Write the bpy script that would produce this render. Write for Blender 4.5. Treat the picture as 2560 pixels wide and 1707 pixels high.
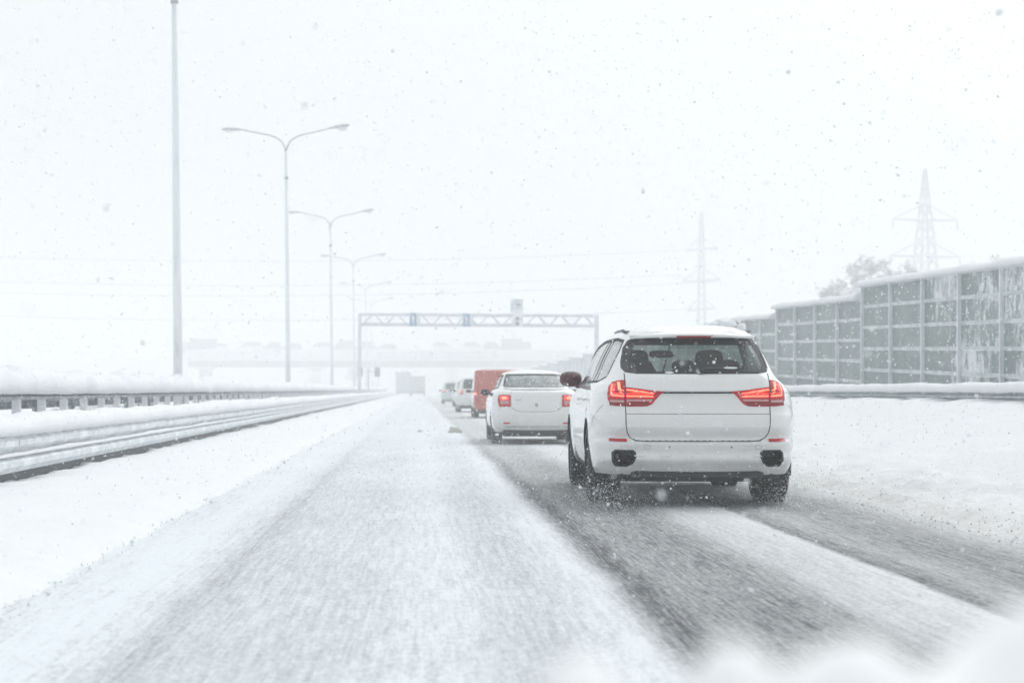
import bpy, math, random
import numpy as np
from mathutils import Vector, noise as mnoise
from mathutils.geometry import delaunay_2d_cdt

random.seed(7)
rng = np.random.default_rng(7)
R_ = math.radians
sc = bpy.context.scene
for o in list(bpy.data.objects):
    bpy.data.objects.remove(o)
col = sc.collection

# ------------------------------------------------------------------ camera
# World: +Y runs along the road, +X to the right, z = 0 is the carriageway.
CAM_Z = 1.07
cd = bpy.data.cameras.new('camera')
cam = bpy.data.objects.new('camera', cd)
col.objects.link(cam)
cam.location = (0, 0, CAM_Z)
cam.rotation_euler = (R_(90), 0, 0)
cd.sensor_width = 36
cd.lens = 61.2
cd.shift_x = 0.0918
cd.shift_y = 0.0472
cd.clip_start = 0.05
cd.clip_end = 3000
cd.dof.use_dof = True
cd.dof.focus_distance = 16.2
cd.dof.aperture_fstop = 2.8
sc.camera = cam

# ------------------------------------------------------------------ world and sun (snowing, overcast)
w = bpy.data.worlds.new('World')
sc.world = w
w.use_nodes = True
nt = w.node_tree
nt.nodes.clear()
SUN_EL, SUN_ROT = 50, 35
sky = nt.nodes.new('ShaderNodeTexSky')
sky.sky_type = 'NISHITA'
sky.sun_disc = False
sky.sun_elevation = R_(SUN_EL)
sky.sun_rotation = R_(SUN_ROT)
sky.dust_density = 6
sky.air_density = 1
sky.ozone_density = 1
hsv = nt.nodes.new('ShaderNodeHueSaturation')
hsv.inputs['Saturation'].default_value = 0.12
bg1 = nt.nodes.new('ShaderNodeBackground')
bg1.inputs['Strength'].default_value = 0.05
bg2 = nt.nodes.new('ShaderNodeBackground')          # the even cloud deck
bg2.inputs['Color'].default_value = (0.90, 0.965, 1.0, 1)
bg2.inputs['Strength'].default_value = 0.40
add = nt.nodes.new('ShaderNodeAddShader')
wo = nt.nodes.new('ShaderNodeOutputWorld')
nt.links.new(sky.outputs[0], hsv.inputs['Color'])
nt.links.new(hsv.outputs[0], bg1.inputs['Color'])
nt.links.new(bg1.outputs[0], add.inputs[0])
nt.links.new(bg2.outputs[0], add.inputs[1])
nt.links.new(add.outputs[0], wo.inputs['Surface'])

sl = bpy.data.lights.new('sun', 'SUN')
sl.energy = 0.55
sl.angle = R_(40)
sl.color = (1.0, 0.985, 0.96)
sun = bpy.data.objects.new('sun', sl)
col.objects.link(sun)
_a, _e = R_(SUN_ROT), R_(SUN_EL)
sdir = Vector((math.sin(_a) * math.cos(_e), math.cos(_a) * math.cos(_e), math.sin(_e)))
sun.rotation_euler = (-sdir).to_track_quat('-Z', 'Y').to_euler()
sun.location = (0, -30, 40)

vs = sc.view_settings
vs.view_transform = 'Standard'
vs.look = 'None'
vs.exposure = 0.47
vs.gamma = 1
vs.use_curve_mapping = False
sc.cycles.volume_bounces = 5
sc.cycles.max_bounces = 12
sc.cycles.transparent_max_bounces = 16
sc.cycles.diffuse_bounces = 4
sc.cycles.caustics_reflective = False
sc.cycles.caustics_refractive = False
sc.cycles.use_denoising = True
sc.cycles.denoiser = 'OPENIMAGEDENOISE'
sc.cycles.denoising_input_passes = 'RGB_ALBEDO_NORMAL'
sc.cycles.sample_clamp_indirect = 6

# ------------------------------------------------------------------ materials
class NT:
    def __init__(s, name):
        m = bpy.data.materials.new(name); m.use_nodes = True
        s.m, s.t = m, m.node_tree
        s.b = s.t.nodes['Principled BSDF']; s.out = s.t.nodes['Material Output']
    def n(s, typ, **kw):
        nd = s.t.nodes.new(typ)
        for k, v in kw.items():
            if k in nd.inputs.keys() if isinstance(k, str) else False: nd.inputs[k].default_value = v
            else: setattr(nd, k, v)
        return nd
    def l(s, a, b): s.t.links.new(a, b)
    def math(s, op, a, b=None, c=None, clamp=False):
        nd = s.t.nodes.new('ShaderNodeMath'); nd.operation = op; nd.use_clamp = clamp
        for i, v in enumerate((a, b, c)):
            if v is None: continue
            if isinstance(v, (int, float)): nd.inputs[i].default_value = v
            else: s.l(v, nd.inputs[i])
        return nd.outputs[0]
    def noise(s, scale, detail=3, rough=.55, coord=None, sx=None):
        tc = s.t.nodes.new('ShaderNodeTexCoord')
        src = tc.outputs['Object']
        if sx:
            mp = s.t.nodes.new('ShaderNodeMapping'); mp.inputs['Scale'].default_value = sx
            s.l(src, mp.inputs[0]); src = mp.outputs[0]
        nd = s.t.nodes.new('ShaderNodeTexNoise')
        nd.inputs['Scale'].default_value = scale; nd.inputs['Detail'].default_value = detail
        nd.inputs['Roughness'].default_value = rough
        s.l(src, nd.inputs['Vector'])
        return nd.outputs['Fac']
    def ramp(s, fac, stops):
        r = s.t.nodes.new('ShaderNodeValToRGB')
        els = r.color_ramp.elements
        while len(els) < len(stops): els.new(.5)
        for e, (p, c) in zip(els, stops):
            e.position = p; e.color = (c, c, c, 1) if isinstance(c, (int, float)) else (*c, 1)
        s.l(fac, r.inputs[0])
        return r.outputs[0]
    def mix(s, fac, a, b):
        nd = s.t.nodes.new('ShaderNodeMix'); nd.data_type = 'RGBA'
        for i, v in ((0, fac), (6, a), (7, b)):
            if isinstance(v, (int, float)): nd.inputs[i].default_value = v
            elif isinstance(v, tuple): nd.inputs[i].default_value = (*v, 1)
            else: s.l(v, nd.inputs[i])
        return nd.outputs[2]
    def bump(s, h, strength=.5, dist=.02):
        b = s.t.nodes.new('ShaderNodeBump'); b.inputs['Strength'].default_value = strength
        b.inputs['Distance'].default_value = dist
        s.l(h, b.inputs['Height']); s.l(b.outputs[0], s.b.inputs['Normal'])
    def base(s, v):
        if isinstance(v, tuple): s.b.inputs['Base Color'].default_value = (*v, 1)
        else: s.l(v, s.b.inputs['Base Color'])
    def set(s, **kw):
        for k, v in kw.items(): s.b.inputs[k.replace('_', ' ')].default_value = v
        return s

def plain(name, c, rough=.6, metal=0, var=.12, scale=6, coat=0, spec=None):
    t = NT(name)
    f = t.noise(scale, 4)
    t.base(t.mix(f, tuple(x * (1 - var) for x in c), tuple(min(1, x * (1 + var)) for x in c)))
    t.set(Roughness=rough, Metallic=metal)
    if coat: t.set(Coat_Weight=coat, Coat_Roughness=.08)
    if spec is not None: t.b.inputs['Specular IOR Level'].default_value = spec
    return t.m

def glow(name, c, strength, base=None):
    t = NT(name); t.base(base or c)
    t.b.inputs['Emission Color'].default_value = (*c, 1)
    t.set(Emission_Strength=strength, Roughness=.25)
    return t.m

def snow_mat(name, c=(.81, .83, .85), fine=45, bump=.35, dist=.015, dirt=0):
    t = NT(name)
    f = t.noise(fine, 4, .65); g = t.noise(2.2, 5, .6)
    k = t.mix(g, tuple(x * .965 for x in c), tuple(min(.97, x * 1.03) for x in c))
    if dirt:
        d = t.ramp(t.noise(11, 6, .7), [(.58, 0), (.72, dirt)])
        k = t.mix(d, k, (.36, .33, .29))
    t.base(k); t.set(Roughness=.75); t.b.inputs['Specular IOR Level'].default_value = .2
    t.bump(t.math('ADD', f, t.math('MULTIPLY', g, 1.5)), bump, dist)
    return t.m

def frosted(name, c, cover, scale=9, stretch=(1, 1, 1), rough=.5, metal=0, soft=.08, snow=(.86, .89, .91)):
    """metal or glass with snow stuck to it in patches"""
    t = NT(name)
    f = t.math('ADD', t.math('MULTIPLY', t.noise(scale, 5, .65, sx=stretch), .7), t.math('MULTIPLY', t.noise(scale * 6, 3, .6), .3))
    m = t.ramp(f, [(max(0, 1 - cover - soft), 0), (min(1, 1 - cover + soft), 1)])
    t.base(t.mix(m, c, snow)); t.set(Roughness=rough, Metallic=metal)
    t.bump(m, .3, .01)
    return t.m

def glass_mat(name, tint, refl=.12, rough=.04):
    t = NT(name); t.t.nodes.remove(t.b)
    tr = t.n('ShaderNodeBsdfTransparent'); tr.inputs[0].default_value = (*tint, 1)
    gl = t.n('ShaderNodeBsdfGlossy'); gl.inputs['Roughness'].default_value = rough
    lw = t.n('ShaderNodeLayerWeight'); lw.inputs[0].default_value = .5
    fr5 = t.math('MULTIPLY', t.math('POWER', lw.outputs['Facing'], 5.0), .9)
    mx = t.n('ShaderNodeMixShader')
    t.l(t.math('ADD', fr5, refl, clamp=True), mx.inputs[0]); t.l(tr.outputs[0], mx.inputs[1]); t.l(gl.outputs[0], mx.inputs[2])
    t.l(mx.outputs[0], t.out.inputs['Surface'])
    return t.m

def paint(name, c, dirt=.5):
    t = NT(name)
    tc = t.n('ShaderNodeTexCoord'); sp = t.n('ShaderNodeSeparateXYZ'); t.l(tc.outputs['Object'], sp.inputs[0])
    # road grime, heavier low down where the wheels throw it
    low = t.math('SUBTRACT', .75, sp.outputs[2])
    g = t.math('MULTIPLY', t.math('MAXIMUM', low, 0.06), t.noise(7, 6, .7))
    g = t.math('MULTIPLY', g, dirt * 2.2, clamp=True)
    t.base(t.mix(g, c, (.42, .40, .36)))
    t.set(Roughness=.30, Coat_Weight=1.0, Coat_Roughness=.05)
    return t.m

M = {}
M['snow'] = snow_mat('snow')
M['heap'] = snow_mat('loose white snow', (.93, .94, .95), 60, .2, .01)
M['snow_fresh'] = snow_mat('fresh snow', (.82, .838, .855), 30, .35, .03)
def bank_mat():
    t = NT('ploughed snow')
    tc = t.n('ShaderNodeTexCoord'); sp = t.n('ShaderNodeSeparateXYZ'); t.l(tc.outputs['Object'], sp.inputs[0])
    f = t.noise(24, 4, .65); g = t.noise(2.2, 5, .6); h = t.noise(5, 6, .7)
    k = t.mix(g, (.78, .80, .82), (.84, .855, .87))
    # grit thrown up by the wheels stains the foot of the bank
    e = t.math('ADD', t.math('MULTIPLY', t.math('SUBTRACT', 5.15, sp.outputs[0]), .75), t.math('MULTIPLY', t.math('SUBTRACT', h, .5), 2.2))
    t.base(t.mix(t.math('MULTIPLY', t.math('MAXIMUM', t.math('MINIMUM', e, 1.0), 0.0), .62), k, (.54, .51, .46)))
    t.set(Roughness=.75); t.b.inputs['Specular IOR Level'].default_value = .2
    t.bump(t.math('ADD', f, t.math('MULTIPLY', h, 2.0)), .55, .035)
    return t.m
M['snow_bank'] = bank_mat()
M['clump'] = snow_mat('dirty snow clump', (.55, .53, .5), 18, .6, .03)
M['slush'] = snow_mat('brown slush', (.64, .61, .56), 18, .6, .03)
M['steel'] = plain('galvanised steel', (.42, .45, .47), .45, .4)
M['steel_frost'] = frosted('frosted galvanised steel', (.42, .46, .48), .67, 6, (1, .35, 1), .55, .2, .14)
M['steel_dark'] = frosted('wet galvanised steel', (.2, .24, .26), .42, 9, (1, 1, .5), .5, .2, .1)
M['beam_snow'] = frosted('snow caked beam', (.36, .42, .44), .60, 5, (1, .5, 1), .6, .1, .2)
M['wet'] = frosted('wet dark kerb with snow specks', (.03, .037, .042), .27, 14, (1, .6, 1), .5, 0, .05)  # near-black base stands in for the shade under the rail
M['gantry'] = frosted('snow dusted gantry steel', (.40, .45, .5), .45, 2.5, (1, 1, 1), .5, .1, .2)
M['pole'] = plain('grey pole paint', (.50, .53, .56), .5, .1)
M['pole_frost'] = frosted('pole with snow blown on', (.48, .52, .55), .64, 5, (1, 1, .12), .5, .1, .12)
M['lamp_glass'] = plain('lamp glass', (.75, .78, .8), .2)
M['white'] = paint('white car paint', (.87, .87, .865), .8)
M['white2'] = paint('dirty white car paint', (.84, .84, .83), .6)
M['orange'] = paint('orange van paint', (.50, .052, .018), .15)
M['pale_green'] = paint('pale green car paint', (.55, .62, .60), .4)
M['darkcar'] = paint('dark car paint', (.12, .14, .16), .4)
M['black'] = plain('black plastic', (.02, .021, .023), .55)
M['seam'] = plain('panel gap', (.03, .03, .032), .8)
M['seam2'] = plain('shallow panel crease', (.25, .25, .25), .8)
M['rubber'] = plain('tyre rubber', (.025, .026, .028), .75, var=.3, scale=20)
M['alloy'] = plain('dark alloy', (.09, .095, .1), .35, .6)
M['mirror_black'] = plain('dark brown black mirror shell', (.075, .018, .024), .5)
M['interior'] = plain('dark interior', (.03, .028, .03), .8)
M['headlining'] = plain('grey headlining', (.16, .17, .17), .9)
M['glass'] = glass_mat('tinted glass', (.33, .385, .37), .07)
M['glass_front'] = glass_mat('clear windscreen', (.86, .90, .88), .03)
M['glass_side'] = glass_mat('side glass', (.5, .52, .54), .34, .12)
M['glass_dark'] = glass_mat('dark glass', (.12, .14, .15), .1)
M['glass_wet'] = frosted('misted rear glass', (.10, .14, .14), .40, 7, (1, 1, 1), .2, 0, .16, (.42, .47, .48))
M['frame'] = plain('window rubber', (.02, .02, .022), .6)
M['lens'] = glow('red lamp lens', (1, .03, .03), .05, (.40, .02, .03))
M['lens_dark'] = plain('dark red lamp lens', (.26, .012, .022), .2)
M['lens_clear'] = plain('clear lamp band', (.55, .33, .34), .25)
M['strip'] = glow('glowing brake light tube', (1, .085, .05), 3.6)
M['strip_soft'] = glow('glowing lamp field', (1, .06, .045), .55)
M['strip_pale'] = glow('bright lamp block', (1, .2, .11), 1.7)
M['reflector'] = plain('red reflector', (.5, .03, .045), .25)
M['headlamp'] = glow('lit headlamp', (1, .9, .7), 9)
M['headlamp_off'] = plain('headlamp glass', (.6, .62, .65), .15)
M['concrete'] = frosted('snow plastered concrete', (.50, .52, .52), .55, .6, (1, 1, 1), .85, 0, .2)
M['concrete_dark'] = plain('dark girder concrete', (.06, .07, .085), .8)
M['pylon'] = plain('frosted pylon steel', (.32, .34, .37), .6)
M['wire'] = plain('power cable', (.08, .085, .09), .6)
M['blue_sign'] = frosted('blue sign face', (.02, .16, .42), .42, 2.2, (1, 1, 1), .5, 0, .06)
M['pale_sign'] = frosted('pale blue sign face', (.30, .42, .50), .5, 1.6, (1, 1, 1), .5, 0, .1)
M['grey_box'] = frosted('snow caked signal box', (.18, .23, .25), .58, 2.2, (1, 1, 1), .5, 0, .1)
M['white_mark'] = plain('white sign mark', (.8, .8, .8), .5)
M['truck_grey'] = plain('blue grey truck box', (.22, .27, .34), .6)
M['truck_green'] = plain('grey green truck box', (.22, .32, .28), .6)
M['house_grey'] = plain('grey cladding', (.12, .14, .18), .7)
def pane_mat(name, c, lo, hi):
    """translucent barrier pane with wind-blown snow: patches grow towards the near end of the wall"""
    t = NT(name)
    tc = t.n('ShaderNodeTexCoord'); sp = t.n('ShaderNodeSeparateXYZ'); t.l(tc.outputs['Object'], sp.inputs[0])
    near = t.math('MULTIPLY', t.math('SUBTRACT', 21, sp.outputs[1]), .022)
    near = t.math('MAXIMUM', near, 0.0)
    big = t.noise(.45, 4, .6, sx=(1, 1, 1.4)); fine = t.noise(3.0, 6, .72, sx=(1, 1.25, .55)); spk = t.noise(16, 3, .6)
    v = t.math('ADD', t.math('MULTIPLY', big, .62), t.math('MULTIPLY', fine, .55))
    v = t.math('ADD', v, t.math('MULTIPLY', t.math('MINIMUM', near, .16), 1.0))
    v = t.math('ADD', v, t.math('MULTIPLY', t.math('SUBTRACT', spk, .5), .16))
    m = t.ramp(v, [(lo, 0), (hi, .9)])
    film = t.ramp(t.noise(1.4, 4, .6), [(.3, .04), (.75, .22)])
    t.base(t.mix(m, t.mix(film, c, (.7, .75, .76)), (.84, .87, .89))); t.set(Roughness=.4)
    t.bump(m, .3, .01)
    return t.m
M['pane'] = pane_mat('grey green barrier pane', (.095, .165, .156), .70, .80)
M['pane_clear'] = pane_mat('cleaner barrier pane', (.085, .15, .142), .73, .83)
M['pane_snowy'] = pane_mat('snowier barrier pane', (.11, .18, .17), .67, .78)
M['pane_far'] = frosted('snow plastered far panel', (.30, .37, .365), .62, .5, (1, 1, 1), .6, 0, .2)  # paler base paints in the haze fade, with snow patches over it
M['rail_alu'] = frosted('snow dusted aluminium rail', (.34, .42, .42), .47, 5, (1, .4, 1), .5, .1, .2)
M['post_alu'] = frosted('snow lined barrier post', (.5, .55, .56), .62, 5, (1, 1, .3), .5, .1, .15)
M['bark'] = plain('frosted bark', (.34, .33, .32), .9)
M['twig'] = plain('frosted twig', (.52, .52, .51), .9)
M['twig_snow'] = plain('snow on twigs', (.82, .84, .86), .9, var=.04)

def road_material():
    t = NT('snowy carriageway')
    tc = t.n('ShaderNodeTexCoord'); sp = t.n('ShaderNodeSeparateXYZ'); t.l(tc.outputs['Object'], sp.inputs[0])
    wob = t.math('MULTIPLY', t.math('SUBTRACT', t.noise(.22, 2, .5, sx=(.3, 1, 1)), .5), .22)
    wob2 = t.math('MULTIPLY', t.math('SUBTRACT', t.noise(4, 3, .6), .5), .05)
    x = t.math('ADD', t.math('ADD', sp.outputs[0], wob), wob2)
    fac = t.math('DIVIDE', t.math('ADD', x, 2.6), 7.6)
    P = [(-2.6, .97), (-2.1, .93), (-1.98, .85), (-1.75, .88), (-1.58, .95), (-1.42, .86), (-1.26, .79), (-1.13, .59),
         (-1.0, .69), (-.85, .73), (-.3, .74), (-.04, .82), (.2, .84), (.36, .73), (.6, .68), (.8, .80), (.95, .90), (1.03, .70),
         (1.10, .34), (1.19, .08), (1.34, .32), (1.85, .26), (2.05, .42), (2.2, .68), (2.5, .77), (2.735, .85), (2.785, .24),
         (3.05, .48), (3.4, .30), (3.75, .32), (4.05, .56), (4.6, .92)]
    cover = t.ramp(fac, [((p + 2.6) / 7.6, v) for p, v in P])
    # farther on the blown snow still lies over the wheel tracks
    far = t.math('MULTIPLY', t.math('SUBTRACT', sp.outputs[1], 17), .05, clamp=True)
    far = t.math('MULTIPLY', far, t.math('SUBTRACT', .90, cover))
    cover = t.math('ADD', cover, t.math('MULTIPLY', far, .62))
    streak = t.noise(26, 3, .6, sx=(1, .045, 1))
    streak2 = t.noise(70, 2, .6, sx=(1, .03, 1))
    fine = t.noise(70, 4, .75, sx=(1, .8, 1))
    grain = t.noise(30, 3, .7, sx=(1, .6, 1))
    mid = t.noise(9, 4, .6, sx=(1, .5, 1))
    patch = t.noise(.9, 4, .6, sx=(1, .35, 1))
    v = t.math('ADD', cover, t.math('ADD', t.math('MULTIPLY', t.math('SUBTRACT', fine, .5), .8), t.math('MULTIPLY', t.math('SUBTRACT', grain, .5), .8)))
    v = t.math('ADD', v, t.math('MULTIPLY', t.math('SUBTRACT', streak, .5), .48))
    v = t.math('ADD', v, t.math('MULTIPLY', t.math('MULTIPLY', t.math('SUBTRACT', streak2, .5), 1.1), t.math('SUBTRACT', 1.0, cover)))
    v = t.math('ADD', v, t.math('MULTIPLY', t.math('SUBTRACT', mid, .5), .30))
    v = t.math('ADD', v, t.math('MULTIPLY', t.math('SUBTRACT', patch, .5), .30))
    m = t.ramp(v, [(.02, 0), (.86, 1)])
    # a little sand and grit tints the packed snow in the busy lane
    warm = t.ramp(fac, [(.45, 0), (.50, .55), (.80, .6), (.86, .9), (.93, .35), (.99, 0)])
    snowc = t.mix(t.math('MULTIPLY', warm, mid), (.76, .805, .84), (.66, .64, .60))
    t.base(t.mix(m, (.075, .08, .086), snowc))
    t.set(Roughness=.7); t.b.inputs['Specular IOR Level'].default_value = .3
    t.bump(t.math('ADD', m, t.math('MULTIPLY', mid, .6)), .6, .02)
    return t.m
M['road'] = road_material()

# ------------------------------------------------------------------ helpers
def tag(o, label=None, cat=None, group=None, kind=None):
    if label: o['label'] = label
    if cat: o['category'] = cat
    if group: o['group'] = group
    if kind: o['kind'] = kind
    return o

def empty(name, loc=(0, 0, 0), rz=0, label=None, cat=None, group=None):
    o = bpy.data.objects.new(name, None); col.objects.link(o)
    o.location = loc; o.rotation_euler = (0, 0, rz); o.empty_display_size = .2
    return tag(o, label, cat, group)

def link_mesh(name, me, mat, parent=None):
    o = bpy.data.objects.new(name, me); col.objects.link(o)
    if mat is not None and not me.materials: me.materials.append(M[mat])
    if parent is not None: o.parent = parent
    return o

class MB:
    def __init__(s): s.v, s.f = [], []
    def add(s, v, f):
        b = len(s.v); s.v += [tuple(p) for p in v]; s.f += [tuple(i + b for i in q) for q in f]; return s
    def box(s, x0, x1, y0, y1, z0, z1):
        return s.add([(x0, y0, z0), (x1, y0, z0), (x1, y1, z0), (x0, y1, z0), (x0, y0, z1), (x1, y0, z1), (x1, y1, z1), (x0, y1, z1)],
                     [(0, 3, 2, 1), (4, 5, 6, 7), (0, 1, 5, 4), (1, 2, 6, 5), (2, 3, 7, 6), (3, 0, 4, 7)])
    def bbox(s, x0, x1, y0, y1, z0, z1, b=.02):
        """box with chamfered vertical and horizontal edges"""
        rings = []
        for z, i in ((z0, b), (z0 + b, 0), (z1 - b, 0), (z1, b)):
            X0, X1, Y0, Y1 = x0 + i, x1 - i, y0 + i, y1 - i
            rings.append([(X0 + b, Y0, z), (X1 - b, Y0, z), (X1, Y0 + b, z), (X1, Y1 - b, z), (X1 - b, Y1, z), (X0 + b, Y1, z), (X0, Y1 - b, z), (X0, Y0 + b, z)])
        return s.loft(rings, True, True)
    def loft(s, rings, closed=True, caps=False):
        n = len(rings[0]); v = [p for r in rings for p in r]; f = []
        for i in range(len(rings) - 1):
            for j in range(n if closed else n - 1):
                k = (j + 1) % n
                f.append((i * n + j, i * n + k, (i + 1) * n + k, (i + 1) * n + j))
        if caps: f += [tuple(range(n))[::-1], tuple((len(rings) - 1) * n + j for j in range(n))]
        return s.add(v, f)
    def tube(s, pts, radii, n=8, caps=True):
        pts = [Vector(p) for p in pts]
        if isinstance(radii, (int, float)): radii = [radii] * len(pts)
        rings = []; up = Vector((.13, .21, 1)).normalized()
        for i, p in enumerate(pts):
            d = (pts[min(i + 1, len(pts) - 1)] - pts[max(i - 1, 0)]).normalized()
            if abs(d.dot(up)) > .97: a = Vector((1, 0, 0))
            else: a = up
            u = d.cross(a).normalized(); w_ = d.cross(u)
            rings.append([tuple(p + (u * math.cos(2 * math.pi * k / n) + w_ * math.sin(2 * math.pi * k / n)) * radii[i]) for k in range(n)])
        return s.loft(rings, True, caps)
    def bar(s, p, q, r, n=4): return s.tube([p, q], r, n)
    def sell(s, c, r, e=.5, n=16, m=10):
        def pw(x, k): return math.copysign(abs(x) ** k, x)
        rings = []
        for i in range(m + 1):
            a = -math.pi / 2 + math.pi * i / m
            a = max(-1.5707, min(1.5707, a * .999))
            rings.append([(c[0] + r[0] * pw(math.cos(a), e) * pw(math.cos(b), e), c[1] + r[1] * pw(math.cos(a), e) * pw(math.sin(b), e), c[2] + r[2] * pw(math.sin(a), e))
                          for b in [2 * math.pi * k / n for k in range(n)]])
        return s.loft(rings, True, True)
    def mesh(s, name, smooth=False):
        me = bpy.data.meshes.new(name); me.from_pydata(s.v, [], s.f)
        if smooth: me.polygons.foreach_set('use_smooth', [True] * len(me.polygons))
        me.update(); return me
    def build(s, name, mat, parent=None, smooth=False):
        return link_mesh(name, s.mesh(name, smooth), mat, parent)

def copy_tree(o, parent=None):
    c = o.copy(); col.objects.link(c); c.parent = parent
    for ch in o.children: copy_tree(ch, c)
    return c

def fbm(x, y, z=0, o=4): return mnoise.fractal(Vector((x, y, z)), 1.0, 2.0, o)

def stations(y0, y1, d0, growth):
    ys = [y0]
    while ys[-1] < y1: ys.append(ys[-1] + max(d0, (abs(ys[-1]) + 4) * growth))
    return ys

def sheet(name, xs, ys, zf, mat, kind='structure'):
    n = len(xs)
    v = [(x, y, zf(x, y)) for y in ys for x in xs]
    f = [(i * n + j, i * n + j + 1, (i + 1) * n + j + 1, (i + 1) * n + j) for i in range(len(ys) - 1) for j in range(n - 1)]
    o = MB().add(v, f).build(name, mat, None, True)
    return tag(o, kind=kind)

def pchip(xs, ys):
    xs, ys = np.array(xs, float), np.array(ys, float)
    h = np.diff(xs); d = np.diff(ys) / h
    m = np.zeros(len(xs)); m[0], m[-1] = d[0], d[-1]
    for i in range(1, len(xs) - 1):
        if d[i - 1] * d[i] > 0:
            w1, w2 = 2 * h[i] + h[i - 1], h[i] + 2 * h[i - 1]
            m[i] = (w1 + w2) / (w1 / d[i - 1] + w2 / d[i])
    def f(q):
        q = np.clip(np.asarray(q, float), xs[0], xs[-1])
        i = np.clip(np.searchsorted(xs, q) - 1, 0, len(h) - 1)
        t = (q - xs[i]) / h[i]
        return ((1 + 2 * t) * (1 - t) ** 2 * ys[i] + t * (1 - t) ** 2 * h[i] * m[i] + t * t * (3 - 2 * t) * ys[i + 1] + t * t * (t - 1) * h[i] * m[i + 1])
    return f

# ================================================================== SETTING
ground = sheet('ground', list(np.linspace(-480, 480, 25)), list(np.linspace(-60, 860, 24)), lambda x, y: -.06, 'snow_fresh')
ys = stations(-6, 330, .5, .03)
road = sheet('road', list(np.linspace(-2.7, 5.2, 14)), ys, lambda x, y: 0.0, 'road')
opp = sheet('opposite_road', [-19, -15, -12, -9, -7.2], stations(-6, 330, 2, .05), lambda x, y: -.01, 'snow')

def edge_noise(y, s=0): return .10 * fbm(y * .9, s) + .05 * fbm(y * 4, s + 5)
def shoulder_z(x, y):
    e = -2.02 + edge_noise(y)
    k = (e - x)
    if k < 0: return -.03
    z = .085 * (1 - math.exp(-k / .10)) + .03 * min(k, 1.5)
    if x < -3.9: z += -.075 * min(1, (-3.9 - x) / .4) + .07 * fbm(y * 2.3, x * 3) + .05 * fbm(y * 7, x * 5)
    return z + .030 * fbm(x * 1.6, y * 1.0) * min(1, k * 3) + .016 * fbm(x * 7, y * 4.5) * min(1, k * 6)
xs = [-4.62, -4.5, -4.4, -4.2, -3.9, -3.5, -3.1, -2.8, -2.6] + list(np.linspace(-2.5, -1.78, 16))
sheet('snow_shoulder', xs, stations(3, 330, .12, .009), shoulder_z, 'snow_fresh')

PB = pchip([3.6, 4.2, 4.6, 5.2, 6.2, 7.5, 9, 10, 11, 13, 16, 25, 60], [-.05, -.02, .06, .16, .32, .53, .79, .90, .93, .97, .9, .6, -.03])
def bank_z(x, y):
    e = .20 * fbm(y * .5, 3.3) + .12 * fbm(y * 2.1, 8)
    k = max(0, min(1, (x - 4.1) / 1.2))
    rough = .09 * fbm(x * 1.1, y * .7, 1) * k + .045 * fbm(x * 4.5, y * 3.5, 2) * min(1, max(0, (x - 4.0) * 2)) * (1.6 if x < 5.6 else .6)
    return float(PB(x + e * (1 - .8 * k))) + rough
xs = list(np.linspace(3.5, 6, 30)) + [6.25, 6.5, 6.8, 7.1, 7.5, 8, 8.5, 9, 9.4, 9.7, 10, 10.4, 11, 12, 13, 14.5, 17, 22, 30, 45, 60]
sheet('snow_bank', xs, stations(4, 330, .14, .010), bank_z, 'snow_bank')

def median_z(x, y):
    k = min(1, (-4.56 - x) / .25)
    if x < -6.9: k = max(0, 1 - (-6.9 - x) / .8)
    return .55 * max(0, k) + .07 * fbm(x * 1.2, y * .5, 4) * k - .04
sheet('snow_median', [-7.8, -7.4, -7.0, -6.7, -6.3, -5.9, -5.5, -5.1, -4.85, -4.7, -4.56], stations(2, 330, .25, .014), median_z, 'snow_fresh')
sheet('snow_verge', [-60, -40, -28, -23, -20.5, -18.6], stations(-5, 330, 1.5, .03), lambda x, y: (.6 if x < -20 else -.03) + .25 * fbm(x * .2, y * .1), 'snow_fresh')
gap_shade = MB().box(-4.63, -4.47, -2, 330, -.05, .22).build('kerb', 'wet'); tag(gap_shade, kind='structure')  # added dark block: the shadowed gap below the near rail, put in as colour

# ------------------------------------------------------------------ guardrails
def w_profile(h, depth=.075):
    """W-beam cross-section (x towards traffic, z up), a closed thin section"""
    p = [(0, 0), (depth * .35, .06 * h), (depth, .16 * h), (depth, .30 * h), (.1 * depth, .42 * h), (0, .5 * h), (.1 * depth, .58 * h), (depth, .70 * h), (depth, .84 * h), (depth * .35, .94 * h), (0, h)]
    return p + [(x - .012, z) for x, z in p[::-1]]

def beam_mesh(h, y0, y1, side, name='beam'):
    pr = w_profile(h); n = max(1, int((y1 - y0) / 4))
    rings = [[(side * x, y0 + (y1 - y0) * i / n, z) for x, z in pr] for i in range(n + 1)]
    return MB().loft(rings, True, True).mesh(name)

def snow_cap_mesh(y0, y1, x0, x1, zb, zt, seed, amp, d0=.12, growth=.008, droop=.05, sharp=1):
    """a ridge of snow lying along a rail: rounded top, hanging ragged edge"""
    m = 12; rings = []
    for y in stations(y0, y1, d0, growth):
        top = zt + amp * fbm(y * .45, seed) + .45 * amp * fbm(y * 1.9, seed + 3) + .15 * amp * fbm(y * 6, seed + 8)
        wv = 1 + .16 * fbm(y * 1.1, seed + 11)
        r = []
        for k in range(m):
            a = math.pi * k / (m - 1)
            cx, rx = (x0 + x1) / 2, (x1 - x0) / 2 * wv
            zz = zb + (top - zb) * math.sin(a) ** .75 + .03 * amp / .1 * fbm(y * 3, k * .7, seed) * math.sin(a)
            if k in (0, m - 1): zz = zb - droop * (.6 + .8 * abs(fbm(y * 7, seed + k)))
            r.append((cx + rx * math.copysign(abs(math.cos(a)) ** .8, math.cos(a)), y, zz))
        rings.append(r)
    return MB().loft(rings, True, True)

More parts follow.
